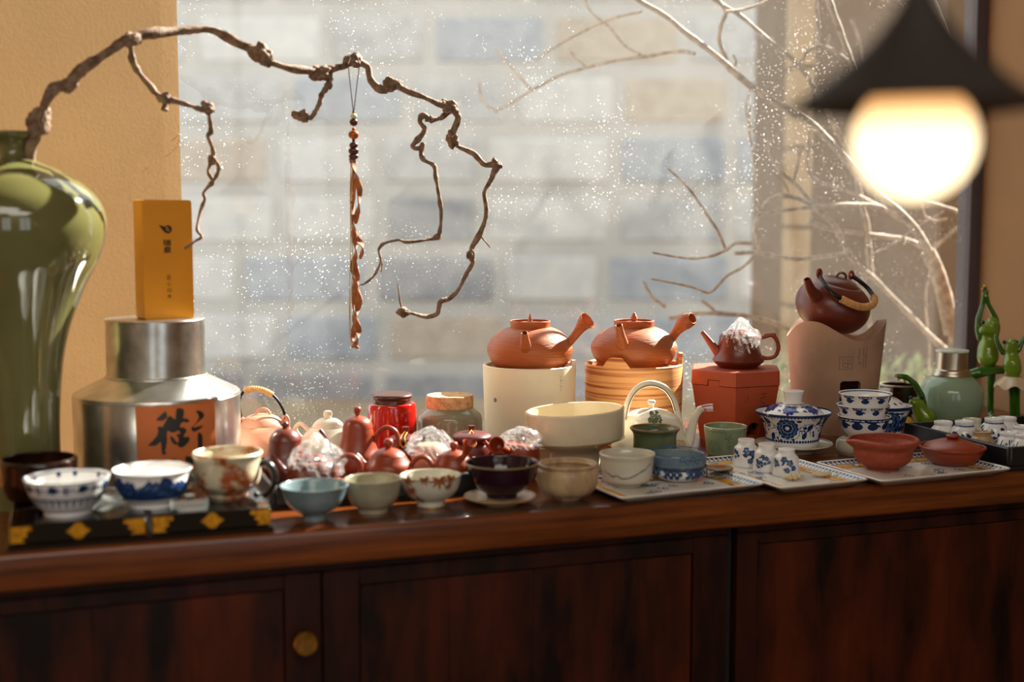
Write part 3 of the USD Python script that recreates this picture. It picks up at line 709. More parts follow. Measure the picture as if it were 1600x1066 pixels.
bx = Thing('tea_box', 'upright golden-yellow box with black lettering standing on the tin lid', 'box', at(250, 490, 1.79))
zb_ = zpx(497.3, 1.79); zt_ = zpx(317, 1.775)
kb = tpx(400, 1.765)
wB, dB = 39.5 * kb, .040
cB = np.array([(248 - 800) * kb, 1.79]); angB = math.radians(33)
sec = CrossSection([[(-wB + .004, 0), (wB - .004, 0), (wB - .004, zt_ - zb_ - .004), (-wB + .004, zt_ - zb_ - .004)]]).translate((0, .002)).offset(.004, m3.JoinType.Round, 2.0, 24)
bm = Manifold.extrude(sec, dB).rotate((90, 0, 0)).translate((0, dB / 2, zb_ + .002))
v, f = arr(bm); v[:, 2] += .0
bx.part('carton', turn((v + [cB[0], cB[1], 0], f), angB, cB), box_paint, smooth=30)
def on_box(polys):                                       # (x, z) metres on the box's front
    ms = []
    for p in polys:
        a, f = trimesh.creation.triangulate_polygon(p, engine='earcut')
        ms.append((np.column_stack([cB[0] + a[:, 0], np.full(len(a), cB[1] - dB / 2 - .0003), a[:, 1]]), f))
    return turn(cat_(ms), angB, cB)
bz = lambda y: zpx(y, 1.77)
bX = lambda x: (x - 254) * kb
GL = [[[[(0,-79),(2,-75),(11,-72),(11,-48),(2,-48),(1,-46),(2,-37),(11,-36),(11,-18),(1,-18),(1,-7),(33,-8),(32,-18),(22,-18),(22,-36),(28,-36),(31,-38),(32,-36),(95,-36),(96,-38),(95,-47),(69,-47),(67,-50),(67,-53),(93,-53),(94,-55),(94,-88),(92,-95),(89,-97),(79,-98),(77,-96),(67,-97),(67,-64),(61,-64),(60,-97),(51,-96),(51,-64),(46,-64),(46,-97),(44,-98),(35,-97),(35,-77),(5,-87),(2,-86)],[(77,-86),(83,-87),(83,-64),(77,-64)],[(22,-69),(32,-67),(33,-71),(35,-71),(35,-54),(55,-53),(56,-52),(56,-47),(31,-47),(30,-48),(22,-48)]],[[(36,-6),(46,-5),(47,-22),(58,-22),(58,-1),(67,0),(69,-1),(69,-22),(80,-22),(81,-6),(91,-5),(92,-32),(37,-33)]]],[[[(12,-10),(39,-9),(42,0),(53,-1),(54,-6),(52,-7),(52,-9),(84,-10),(84,-49),(90,-55),(85,-60),(71,-68),(70,-70),(78,-77),(97,-84),(92,-93),(89,-94),(83,-92),(71,-86),(55,-72),(54,-88),(51,-95),(45,-97),(29,-96),(27,-86),(42,-86),(42,-51),(12,-50)],[(55,-52),(59,-60),(62,-62),(72,-56),(75,-52)],[(24,-40),(71,-41),(72,-36),(25,-35)],[(24,-24),(71,-25),(72,-20),(25,-19)]],[[(0,-88),(0,-84),(16,-76),(24,-66),(3,-64),(4,-54),(36,-54),(40,-56),(40,-60),(34,-72),(21,-86),(8,-94),(5,-94)]]],[[[(0,0),(84,0),(84,-7),(8,-7),(8,-76),(85,-77),(85,-84),(0,-84)]],[[(13,-71),(13,-69),(18,-63),(21,-53),(22,-17),(54,-15),(69,-12),(73,-19),(29,-24),(29,-35),(81,-35),(81,-42),(62,-42),(62,-74),(54,-74),(53,-42),(29,-42),(28,-56),(24,-68),(19,-75)]]],[[[(71,-34),(76,-30),(79,-31),(87,-50),(87,-54),(91,-63),(91,-69),(84,-71),(78,-48)]],[[(25,-25),(32,-25),(32,-77),(33,-80),(36,-81),(63,-80),(65,-76),(67,-60),(73,-63),(72,-78),(68,-86),(63,-88),(32,-88),(26,-84)]],[[(30,-6),(30,-4),(35,0),(51,-12),(58,-20),(60,-20),(61,-24),(57,-28),(55,-28),(44,-16)]],[[(0,-71),(6,-50),(8,-33),(14,-33),(16,-34),(15,-42),(8,-73),(6,-74)]]],[[[(34,-84),(34,-77),(73,-77),(75,-75),(75,-50),(74,-48),(39,-48),(39,-41),(75,-41),(75,-16),(36,-16),(36,-9),(82,-9),(82,-91),(75,-91),(74,-84)]],[[(2,-88),(10,-81),(18,-65),(20,-54),(20,0),(28,0),(28,-50),(25,-69),(21,-79),(9,-93)]],[[(0,-12),(7,-12),(7,-61),(0,-61)]]],[[[(0,-83),(0,-81),(10,-77),(21,-69),(36,-53),(35,-52),(2,-52),(2,-45),(42,-44),(42,-19),(6,-19),(6,-12),(42,-12),(42,0),(50,0),(50,-12),(86,-12),(86,-19),(50,-19),(50,-44),(67,-45),(67,-43),(62,-42),(62,-40),(71,-24),(71,-21),(79,-23),(74,-35),(68,-45),(90,-45),(90,-52),(56,-53),(62,-61),(72,-70),(92,-82),(88,-88),(82,-86),(69,-77),(51,-58),(50,-92),(42,-92),(42,-58),(24,-76),(10,-86),(4,-88),(4,-86)]],[[(15,-26),(16,-23),(22,-22),(30,-37),(29,-42),(23,-43),(21,-35)]]]]
def glyph(i, xc, ytop, ybot, wpx=None):
    ps = [Polygon(r[0], r[1:]) for r in GL[i]]; g = union_all([p.buffer(0) for p in ps]); x0, y0, x1, y1 = g.bounds
    h = bz(ytop) - bz(ybot); s = h / (y1 - y0); sx = s if wpx is None else wpx * kb / (x1 - x0)
    g = affinity.affine_transform(g, [sx, 0, 0, s, bX(xc) - sx * (x0 + x1) / 2, bz(ybot) - s * y0]); return polys_of(g)
big, small = [], []
big += glyph(0, 252.5, 374, 384.5, 13) + glyph(1, 253, 385, 396, 13)
for i, (a, c) in enumerate(((430.5, 437.5), (440.5, 447), (450.5, 457), (460, 466.5))): small += glyph(2 + i, 254.3, a, c, 6.5)
bx.part('lettering', on_box(big), ink); bx.part('lettering', on_box(small), ink)
lg = lambda pts: Polygon([(bX(195 + x * .1875), bz(300 + y * .1877)) for x, y in pts])
bx.part('emblem', on_box([lg([(240, 272), (268, 282), (295, 290), (300, 282), (322, 276), (338, 284), (352, 302), (350, 326), (332, 342), (312, 346), (292, 338), (272, 318), (256, 294)]).difference(lg([(298, 296), (312, 290), (324, 296), (322, 306), (316, 298), (306, 302), (312, 314), (326, 318), (338, 308), (334, 322), (320, 328), (304, 318)])) ]), ink, label='black swirl emblem')

# the two black lacquer stands
def lacquer_stand(label, xa, xb):
    pa, pb = onz(xa, 0, TOP), onz(xb, 0, TOP)
def edge_u(px):                                           # u on the stands' front line for a picture column
    return UV(*on_v(px, 840, .012)[:2])[0]
HS = .0295
def stand(label, u0, u1):
    t = Thing('lacquer_stand', label, 'tray', CT((u0 + u1) / 2, .09, TOP), 'black lacquer stands at the left end')
    t.part('board', ubar(u0, .012, TOP + .006, u1, .200, TOP + HS, .0015), lacquer)
    t.part('base', ubar(u0 - .003, .008, TOP, u1 + .003, .204, TOP + .006, .001), lacquer)
    vv = .012 - .0003
    def gold(name, pts, label=None):
        a = np.array(pts); f_ = trimesh.creation.triangulate_polygon(Polygon(a), engine='earcut')
        q = np.array([CT(x, vv, z) for x, z in f_[0]]); t.part(name, (q, f_[1]), gold_leaf, label=label)
    z0, z1 = TOP + .0085, TOP + HS - .0022; zm = (z0 + z1) / 2; W_ = u1 - u0
    um = (u0 + u1) / 2; h = (z1 - z0) / 2
    dd = [(um - .014, zm), (um - .008, zm + .004), (um - .003, zm + h), (um + .003, zm + h), (um + .008, zm + .004), (um + .014, zm), (um + .008, zm - .004), (um + .003, zm - h), (um - .003, zm - h), (um - .008, zm - .004)]
    gold('gold_diamond', dd)
    for s, e in ((1, u0), (-1, u1)):
        c = [(e + s * .001, z0), (e + s * .001, z1), (e + s * .024, z1), (e + s * .025, z1 - .005), (e + s * .018, z1 - .007), (e + s * .020, z1 - .011), (e + s * .013, z0 + .003), (e + s * .018, z0)]
        gold('gold_corner', c)
u_l, u_m, u_r = edge_u(14), edge_u(233), edge_u(424)
stand('black lacquer stand with gold corners, the left one, under the two blue and white bowls', u_l, u_m - .0035)
stand('black lacquer stand with gold corners, the right one, under the rust-mottled mug', u_m + .0035, u_r)
ZS = TOP + HS

w = Ware('tea_cup', 'dark brown glossy cylindrical cup at the left edge, behind the patterned bowl', 'cup', 59, 1.585, ZS)
w.body([(57.5, 716), (59, 719), (58, 735), (56, 760), (50, 783), (46, 789)], tenmoku, t=5)

w = Ware('tea_bowl', 'white bowl with two bands of blue pattern on the left lacquer stand', 'bowl', 103, 1.503, ZS)
b = w.body([(65, 745), (64.5, 747), (61, 760), (56, 775), (48, 790), (40, 799), (36.5, 801), (36, 808)], porcelain, t=3.5, corners=(5,))
dk, md = [], []
for i in range(9):
    x = 103 - 165 + i * 41
    dk.append(blossom(x + 22, 766, 7.2, 6)); 
    for j, h in ((-4, 6), (-1, 9), (3, 7), (42 - 33, 5)): md.append(sbox(x + j - 1.3, 760 + (9 - h), x + j + 1.3, 760 + h + 6))
    md.append(curl(x + 33, 768, 4, .5, 1.1, 1.3)); dk.append(leaf(x + 12, 772, 7, 3, -.6))
w.deco('painted_pattern', dk, cobalt, parent=b); w.deco('painted_pattern', md, cobalt, parent=b, eps=.0003)
rg = [sbox(103 - 200, 755.0, 103 + 210, 756.2), sbox(103 - 200, 777.5, 103 + 210, 778.5), sbox(103 - 200, 782, 103 + 210, 785)]
for i in range(34):
    x = 103 - 190 + i * 11.5; rg.append(Polygon([(x, 784), (x + 8, 784), (x + 7, 792), (x + 4, 797), (x + 1, 792)]).difference(affinity.scale(Point(x + 4, 789).buffer(2), .8, 1.5)))
w.deco('painted_pattern', rg, cobalt, parent=b, eps=.0005)
def inside_deco(w, name, shapes, m, parent, eps=-.0006, px=True):
    pr = w.inner; g = union_all(shapes); za, zb = zpx(600, w.Y), zpx(700, w.Y); kz = (zb - za) / 100
    g = affinity.affine_transform(g, [w.k, 0, 0, kz, -w.cx * w.k, za - 600 * kz])
    m_ = wrap(g, pr, w.c[:2], float(pr[:, 0].max()), eps, .004)
    if m_ is not None: w.T.part(name, m_, m, smooth=True, parent=parent)
inside_deco(w, 'painted_pattern', [blossom(103 - 180 + i * 45, 752, 4, 4) for i in range(9)] + [sbox(103 - 190, 747.5, 103 + 200, 748.7)], cobalt, b)

w = Ware('tea_bowl', 'white bowl with a blue landscape round its belly on the left lacquer stand', 'bowl', 237, 1.545, ZS)
b = w.body([(61, 732), (59.5, 735), (56.5, 742), (56.5, 750), (56, 760), (50, 774), (41, 784), (36.5, 788), (36, 795)], porcelain, t=3.5, corners=(6,))
hill = [(237 - 190, 785)]
r_ = np.random.default_rng(3)
for i in range(77): hill.append((237 - 190 + i * 5, 755 + 5 * math.sin(i * .42) + 4 * math.sin(i * 1.13 + 1) + 3 * math.sin(2.7 * i)))
hill.append((237 + 190, 785))
w.deco('painted_pattern', Polygon(hill).buffer(0), cobalt, parent=b)
md = [affinity.rotate(affinity.scale(Point(237 - 180 + i * 13 + r_.uniform(-4, 4), r_.uniform(758, 778)).buffer(3), r_.uniform(.8, 2.2), .5), r_.uniform(-50, 20)) for i in range(28)]
w.deco('painted_pattern', md, cobalt_mid, parent=b, eps=.0008)

w = Ware('mug', 'cream stoneware mug with rust mottling and a dark handle, on the right lacquer stand', 'mug', 355, 1.60, ZS)
w.body([(53.5, 706), (54.5, 709), (51.5, 718), (51, 730), (51, 748), (47, 764), (36, 775), (31, 778), (30.5, 785)], stone_mug, t=4.5, corners=(6,))
w.pipe('handle', [(399, 728), (414, 723), (426, 733), (430, 752), (422, 768), (408, 776), (398, 770)], [4.5, 5, 5.5, 5.5, 5, 4.5, 4], dark_handle, label='dark glazed handle')
t = Thing('acrylic_block', 'small clear acrylic block on the lacquer stand, left of the rust-mottled mug', 'display block', onz(300, 797, ZS))
c = UV(*onz(296, 797, ZS)[:2]); t.part('block', ubar(c[0] - .022, c[1] - .004, ZS, c[0] + .022, c[1] + .03, ZS + .015, .002), clear, smooth=30)
t.part('disc', lathe([(0, ZS + .0152), (.009, ZS + .0152), (.0095, ZS + .0165), (.007, ZS + .0175), (0, ZS + .0177)], CT(c[0], c[1] + .013)[:2], 24), pewter)
w = Ware('glass_dish', 'small clear glass dish between the two blue and white bowls', 'dish', 172, 1.575, ZS)
w.body([(30, 768), (29, 771), (24, 780), (20, 787)], clear, t=3, floor=.003)

# ------------------------------------------------ middle: clay teapots and jars
def lug_ring(w, name, c, r, tr, m, parent=None, plane='xz', n=14):
    a = np.linspace(0, 2 * PI, n, endpoint=True)
    p = np.array(c) + r * np.column_stack([np.cos(a), 0 * a, np.sin(a)])
    return w.T.part(name, sweep(p, tr, 8, caps=False), m, parent=parent)

w = Ware('kettle', 'pale pink clay teapot with a rattan-wrapped hoop handle, right of the tin', 'teapot', 410, 1.935)
b = w.body([(35, 664), (44, 672), (56, 690), (61, 710), (58, 728), (46, 741), (40, 744)], clay_pink)
l = w.turned('lid', [(3, 647), (14, 648), (24, 652), (30, 658), (34, 664), (34.5, 667), (30, 669)], clay_pink)
w.pipe('knob', [(400, 649), (403, 642), (411, 638.5), (419, 642), (422, 649)], [2.6, 2.2, 2.0, 2.2, 2.6], clay_pink, parent=l)
for x, y in ((378, 660), (446, 656)):
    w.pipe('lug', [(x - 3, y + 12), (x - 3.5, y), (x, y - 6), (x + 4, y), (x + 4, y + 12)], 2.8, clay_pink, parent=b)
h = w.pipe('handle', [(446, 653), (442, 640), (434, 626), (424, 616), (408, 609), (392, 608), (380, 613), (374, 628), (376, 648), (378, 658)], 2.2, iron, label='black iron hoop handle')
w.pipe('rattan_wrap', [(426, 617.5), (416, 612), (405, 608.5), (392, 608), (382, 612)], 4.4, rattan, parent=h, label='rattan wrapping of the handle')
for i in range(16):
    s = i / 15; p = [(426, 617.5), (416, 612), (405, 608.5), (392, 608), (382, 612)]
    q = spl(p, 8); k_ = min(len(q) - 2, int(s * (len(q) - 1))); dx, dy_ = q[k_ + 1] - q[k_]; L_ = math.hypot(dx, dy_); nx, ny = -dy_ / L_, dx / L_
    w.pipe('wrap_turn', [(q[k_][0] + nx * 4.6, q[k_][1] + ny * 4.6, 0), (q[k_][0] + dx / L_ * .6, q[k_][1] + dy_ / L_ * .6, -.0045), (q[k_][0] - nx * 4.6, q[k_][1] - ny * 4.6, 0)], .9, rattan, n=3, sides=6, parent=h)

w = Ware('teapot', 'small glossy brown bell-shaped teapot with a round knob, in front of the pink kettle', 'teapot', 446, 1.785, TOP + .004)
b = w.body([(25, 689), (26, 696), (29, 708), (36, 722), (38, 735), (35, 748), (28, 757)], clay_brown)
l = w.turned('lid', [(4, 669), (12, 671), (20, 677), (24.5, 685), (25, 689), (23, 690)], clay_brown)
w.turned('knob', [(.5, 658), (4, 659.5), (6, 663), (4.5, 667.5), (3, 670)], clay_brown, parent=l)

w = Ware('teapot', 'brown clay teapot half wrapped in crumpled clear plastic, with its spout to the left', 'teapot', 488, 1.715, TOP + .004)
b = w.body([(24, 718), (34, 722), (41, 735), (42, 750), (36, 766), (28, 772)], clay_brown)
w.turned('lid', [(2, 710), (14, 711), (22, 715), (24.5, 718), (22, 720)], clay_brown)
w.pipe('spout', [(456, 744, -.01), (443, 735, -.012), (432, 721, -.014), (425, 711, -.016)], [8.5, 6, 4.6, 3.6], clay_brown, open_=1.2)
w.pipe('handle', [(526, 750), (545, 752), (561, 742), (563, 726), (553, 714), (538, 712), (524, 722)], [4, 4, 4.2, 4.2, 4, 3.6, 4], clay_red)
film_over(w.T, 'plastic_wrap', w.q(494, 724, -.004), (.040, .036, .032), .007, 1)

w = Ware('teapot', 'cream white lidded teapot standing behind the tall bell-shaped red teapot', 'teapot', 513, 1.98)
b = w.body([(25, 667), (31, 671), (42, 686), (46, 702), (42, 716), (32, 724)], white_pot)
l = w.turned('lid', [(5, 653), (14, 655), (21, 660), (25, 666), (24, 668)], white_pot)
w.turned('knob', [(.5, 641.5), (5.5, 642.5), (7.5, 647), (6, 651.5), (5, 654)], white_pot, parent=l)
w.pipe('handle', [(480, 690), (471, 684), (464, 676), (462, 668), (470, 662), (482, 672)], 3.4, white_pot)

w = Ware('teapot', 'tall bell-shaped red clay teapot with a round knob and a ring handle', 'teapot', 559, 1.845, TOP + .004)
b = w.body([(23.5, 670), (24.5, 676), (26, 688), (30, 703), (36, 716), (38.5, 730), (37, 744), (33, 752)], clay_red, n=72)
l = w.turned('lid', [(4, 650), (12, 652), (18.5, 656), (22, 662), (23.5, 669.4), (22, 671)], clay_red)
w.turned('knob', [(.5, 635), (4.5, 636.5), (6, 640.5), (4.6, 645), (3, 649), (4, 651)], clay_red, parent=l)
w.pipe('spout', [(534, 716, -.006), (522, 706, -.008), (512, 692, -.01), (506, 680, -.01), (500, 672, -.01)], [7, 5.2, 4, 3.2, 2.8], clay_dark, open_=1, label='dark spout')
w.pipe('handle', [(585, 690), (592, 675), (605, 668), (618, 675), (622, 690), (617, 704), (605, 712), (592, 712)], [3.6, 3.6, 3.6, 3.8, 3.8, 3.6, 3.4, 3.8], clay_red)

w = Ware('teapot', 'low round red clay teapot behind the maple-leaf bowl, with a domed lid', 'teapot', 607, 1.752, TOP + .004)
b = w.body([(27, 713), (30, 718), (36, 728), (36, 742), (32, 758), (25, 765)], clay_red)
l = w.turned('lid', [(4, 700), (13, 702), (21, 706), (26, 711), (26.5, 714), (23, 715)], clay_red)
w.turned('knob', [(.5, 685), (5.5, 686.5), (8, 692), (6, 697), (4, 701)], clay_red, parent=l)
w.pipe('spout', [(578, 732), (568, 724), (562, 715), (557, 710)], [7, 4.6, 3.4, 3], clay_red, open_=1)
w.pipe('handle', [(640, 738), (646, 722), (658, 714), (670, 719), (677, 733), (672, 744), (660, 748)], 3.6, clay_red)

w = Ware('tea_canister', 'bright red lacquered tea canister with a dark round lid', 'canister', 613, 1.985)
b = w.body([(34, 629), (36.5, 632), (38, 645), (38, 690), (36, 712), (34, 721)], red_lacquer, n=72)
w.turned('lid', [(27, 614), (31, 616), (32.5, 619), (30.5, 622), (29, 624), (30, 630), (30, 632)], brown_lid, sm=3)

w = Ware('storage_jar', 'squat grey-green celadon jar with a flat cork lid beside the red canister', 'jar', 703, 2.04)
b = w.body([(37, 636), (40, 639), (47, 645), (50.5, 652), (51, 665), (51, 685), (48, 702), (42, 712)], celadon_grey, n=72)
w.turned('cork_lid', [(35.5, 617), (37, 619), (37, 634), (36, 636)], cork, sm=1)

w = Ware('teapot', 'dark red covered teapot tied with yellow string, right behind the plastic bundle', 'teapot', 634, 1.875, TOP + .004)
b = w.body([(22, 690), (25, 696), (27, 710), (27, 730), (24, 744)], clay_dark)
l = w.turned('lid', [(3, 680), (18, 681), (26, 684), (26.5, 688), (22, 690)], clay_dark)
kn_ = w.turned('knob', [(5.5, 667), (5.8, 668), (4.2, 674), (3.2, 681)], clay_dark, parent=l, sm=1)
w.pipe('string', [(633, 674, -.006), (627, 682, -.014), (625, 692, -.026), (630, 700, -.028), (634, 694, -.027), (632, 684, -.02), (636, 676, -.006)], .9, string_m)

w = Ware('teapot', 'pale reddish teapot bundled in crumpled clear plastic, between two red teapots', 'teapot', 673, 1.805, TOP + .004)
b = w.body([(20, 694), (26, 700), (30, 714), (28, 732), (22, 746)], clay_pink)
film_over(w.T, 'plastic_wrap', w.q(672, 700, -.004), (.036, .030, .026), .004, 5, .7)

w = Ware('teapot', 'dark red covered teapot tied with yellow string, in front of the cream brazier', 'teapot', 737, 1.90, TOP + .004)
b = w.body([(27, 692), (30, 698), (32, 712), (30, 728), (26, 740)], clay_dark)
l = w.turned('lid', [(3, 674), (20, 675.5), (30, 680), (31, 685), (29, 688), (26, 692)], clay_dark)
w.turned('knob', [(5.2, 665), (5.5, 666), (4.2, 671), (3.4, 676)], clay_dark, parent=l, sm=1)
w.pipe('string', [(737, 672, -.006), (732, 680, -.018), (731, 690, -.032), (738, 700, -.033), (744, 694, -.032), (742, 682, -.02), (738, 674, -.006)], .9, string_m)
w.pipe('spout', [(712, 702), (702, 692), (694, 680), (689, 672)], [5, 4, 3, 2.4], clay_dark, open_=.8)

w = Ware('teapot', 'small red clay side-handled teapot with a hollow flared handle, behind the plum bowl', 'teapot', 709, 1.778, TOP + .004)
b = w.body([(22, 713), (25, 717), (29, 726), (28, 740), (22, 752)], clay_red)
l = w.turned('lid', [(3, 703), (12, 705), (19, 709), (22, 713), (20, 715)], clay_red)
w.turned('knob', [(.5, 690), (5, 691.5), (6.6, 696), (5, 700.5), (3.4, 704)], clay_red, parent=l)
w.pipe('handle', [(722, 718, -.012), (727, 708, -.014), (730, 700, -.016), (733, 692, -.018)], [4.5, 5, 7, 10.5], clay_red, open_=1.5)
w.pipe('spout', [(730, 730, -.012), (740, 724, -.016), (748, 716, -.018)], [5, 3.8, 3], clay_red, open_=.8)

w = Ware('teapot', 'red clay teapot capped with clear plastic, its trumpet handle pointing to the viewer', 'teapot', 814, 1.845)
b = w.body([(24, 692), (28, 697), (30, 712), (28, 730), (22, 742)], clay_red)
w.pipe('handle', [(796, 706, -.02), (788, 702, -.03), (781, 698, -.04), (776, 695, -.052)], [5, 5, 7.5, 13], clay_red, open_=1.6)
w.pipe('spout', [(792, 716, -.01), (776, 708, -.016), (764, 698, -.02), (757, 690, -.022)], [6, 4.6, 3.6, 3], clay_red, open_=.9)
film_over(w.T, 'plastic_wrap', w.q(815, 690, -.002), (.034, .032, .018), .003, 9, .9)

# ------------------------------------------------ front row of cups along the counter's edge
w = Ware('tea_cup', 'pale blue glazed tea bowl, first of the front row right of the lacquer stands', 'cup', 490, 1.592)
w.body([(53.5, 758), (52, 761), (49, 770), (44, 784), (36, 796), (24, 805), (19, 808), (18.5, 817)], glaze_blue, t=3.5, corners=(6,))
w = Ware('tea_cup', 'grey-green celadon tea bowl between the pale blue cup and the maple-leaf bowl', 'cup', 582, 1.635)
w.body([(45, 748), (44.5, 751), (43.5, 762), (40, 778), (33, 791), (26, 796), (24.5, 798), (24, 805)], glaze_grey, t=3.5, corners=(6,))

w = Ware('tea_bowl', 'white tea bowl painted with brown-red maple leaves, on a gilt foot', 'bowl', 672.5, 1.667)
b = w.body([(48, 742), (47.5, 744), (46, 755), (42, 768), (35, 778), (25, 785), (22.5, 787), (22.5, 798)], porcelain_g, t=3, corners=(6,))
w.ring('rim_line', 47.6, 742.6, .8, gilt_brown, parent=b)
w.band('gilt_band', 788.5, 794.5, gold, parent=b)
mp = []
def maple(x, y, r, rot):
    for k_ in range(7):
        a = rot + (k_ - 3) * .62; mp.append(leaf(x, y, r * (1.0 - .12 * abs(k_ - 3)), r * .22, a))
maple(636, 750, 17, .9); maple(642, 766, 15, 1.5); maple(652, 782, 12, 2.4); maple(664, 747, 13, 1.3); maple(684, 748, 19, 1.5); maple(702, 747, 15, 1.9); maple(698, 760, 11, .9); maple(631, 772, 11, 2.4)
w.deco('painted_leaves', mp, maple_red, parent=b, label='brown-red painted maple leaves')

w = Ware('tea_bowl', 'dark plum tea bowl with an amber rim, standing on its own saucer', 'bowl', 784, 1.682, TOP + .010)
b = w.body([(58, 722), (57, 725), (53, 740), (47, 755), (38, 768), (28, 776), (25, 778), (24.5, 783)], plum, t=3, corners=(6,))
w.ring('rim_line', 57, 722.6, 1.1, rim_gold, parent=b)
s = Ware('saucer', 'shallow white and brown saucer under the dark plum tea bowl', 'saucer', 781, 1.682)
s.body([(57, 774), (55, 777), (42, 783), (32, 787), (30, 789), (29, 793)], speckle, t=2.5, floor=.0075)

w = Ware('tea_cup', 'speckled tan tea cup with vertical tooled marks, right of the plum bowl', 'cup', 887, 1.712)
b = w.body([(46, 724), (46.5, 726), (44, 731), (47, 736), (48, 746), (46, 762), (38, 774), (26, 779), (21, 780), (20.5, 785)], speckle, t=3.5, corners=(8,))

# ------------------------------------------------ printed porcelain plates
def plate(label, fl, ang, lx, ly):
    """fl: front left corner (x, y); a rectangular plate with a raised rim and printed borders."""
    t = Thing('plate', label, 'plate', (fl[0], fl[1], TOP), 'printed rectangular plates')
    e1 = np.array([math.cos(ang), math.sin(ang)]); e2 = np.array([-math.sin(ang), math.cos(ang)])
    def W(v):
        v = np.array(v, float); o = v.copy(); o[:, :2] = np.array(fl) + v[:, :1] * e1 + v[:, 1:2] * e2; o[:, 2] = TOP + v[:, 2]; return o
    H, B, I = .013, .020, .012
    def loop(d, z, r=.006, n=5):
        q = []
        for cx_, cy_, a0 in ((lx - d - r, d + r, -PI / 2), (lx - d - r, ly - d - r, 0), (d + r, ly - d - r, PI / 2), (d + r, d + r, PI)):
            for k_ in range(n): a = a0 + PI / 2 * k_ / (n - 1); q.append((cx_ + r * math.cos(a), cy_ + r * math.sin(a), z))
        return q
    rings = [loop(B, .0, .004), loop(0.001, H - .003), loop(0, H - .001), loop(.0015, H), loop(.003, H - .0006), loop(I, .0055, .004), loop(B, .0045, .004)]
    n = len(rings[0]); v = [p for r in rings for p in r]; f = []
    for k_ in range(len(rings) - 1):
        for j in range(n): a, b = k_ * n + j, k_ * n + (j + 1) % n; f += [(a, b, b + n), (a, b + n, a + n)]
    v += [(lx / 2, ly / 2, 0), (lx / 2, ly / 2, .0042)]
    for j in range(n):
        f.append((len(v) - 2, (j + 1) % n, j)); e = (len(rings) - 1) * n; f.append((len(v) - 1, e + j, e + (j + 1) % n))
    body = t.part('dish', (W(v), np.array(f)), plate_white, smooth=35)
    zq = lambda d: np.interp(d, [.003, I, B, .04], [H - .0006, .0055, .0045, .0044]) + .0004
    def prnt(name, g, m, lift=0.0):
        ms = []
        for p in polys_of(union_all(g) if isinstance(g, list) else g):
            a, f_ = triangles(p, .012); d = np.minimum.reduce([a[:, 0], lx - a[:, 0], a[:, 1], ly - a[:, 1]])
            ms.append((W(np.column_stack([a, zq(d) + lift])), f_))
        if ms: t.part(name, cat_(ms), m, parent=body, smooth=False, kind='stuff')
    def frame(d0, d1): return sbox(d0, d0, lx - d0, ly - d0).difference(sbox(d1, d1, lx - d1, ly - d1))
    r_ = np.random.default_rng(int(lx * 1e4 + ly * 77 + ang * 100))
    key = [frame(.0042, .0050), frame(.0105, .0112)]
    for axis, Ln in ((0, lx), (1, ly)):
        for k_ in range(int(Ln / .008)):
            s = .006 + k_ * .008
            if s > Ln - .010: break
            for far in (0, 1):
                w_ = (ly if axis == 0 else lx); d = .0052
                q = [(s, d), (s + .0052, d), (s + .0052, d + .0050), (s + .0036, d + .0050), (s + .0036, d + .0022), (s, d + .0022)]
                if far: q = [(a, w_ - b) for a, b in q]
                if axis: q = [(b, a) for a, b in q]
                key.append(Polygon(q))
    prnt('printed_border', key, cobalt)
    prnt('printed_border', frame(.0125, .030), paint_yellow)
    gs, rs, ws = [], [], []
    for k_ in range(70):
        s = r_.uniform(0, 2 * (lx + ly)); d = r_.uniform(.014, .029)
        if s < lx: c = (s, d)
        elif s < lx + ly: c = (lx - d, s - lx)
        elif s < 2 * lx + ly: c = (2 * lx + ly - s, ly - d)
        else: c = (d, 2 * lx + 2 * ly - s)
        if not (.014 < c[0] < lx - .014 and .014 < c[1] < ly - .014): continue
        (gs, rs, ws)[k_ % 3].append(blossom(c[0], c[1], r_.uniform(.003, .0055), 5) if k_ % 3 else leaf(c[0], c[1], .013, .006, r_.uniform(0, 6)))
    prnt('printed_leaves', gs, paint_green, .00012); prnt('printed_flowers', rs, paint_red, .0002); prnt('printed_flowers', ws, porcelain, .0003)
    prnt('printed_motif', [curl(lx / 2 + r_.uniform(-.5, .5) * (lx - .08), ly / 2 + r_.uniform(-.5, .5) * (ly - .08), .009, r_.uniform(0, 6), 1.2, .0016) for _ in range(9)], cobalt_mid)
    return t
fl1 = onz(977, 782, TOP + .012)[:2] + EN * .012
plate('white plate with a printed colourful border under the grey cup and the blue bowls', fl1, math.radians(24.5), .228, .140)
fl2 = onz(1220, 763, TOP + .012)[:2]
plate('white plate with a printed colourful border under the three upturned white cups', fl2, math.radians(23.5), .150, .232)
fl3 = onz(1371, 753, TOP + .012)[:2] + EU * .007
plate('white plate with a printed colourful border under the red clay bowl and lidded pot', fl3, math.radians(23), .238, .155)
ZP = TOP + .0048

w = Ware('tea_cup', 'grey-white tapered cup with a painted grey mountain line, at the front of its plate', 'cup', 980, 1.772, ZP)
b = w.body([(43.5, 708), (43.5, 710.5), (41.5, 717), (41, 728), (39, 745), (35, 755), (25, 760), (22, 761), (21.5, 765)], porcelain_g, t=3.5, corners=(7,))
ln = [(938, 741), (948, 743), (956, 747), (964, 745), (972, 749), (982, 748), (990, 745), (998, 741), (1006, 737), (1012, 735), (1018, 730), (1026, 727)]
w.deco('painted_line', brush(ln, [1.5, 2, 2.6, 2, 2.6, 2.2, 2.8, 2.4, 3, 2, 2.2, 1.2]), mount_line, parent=b)

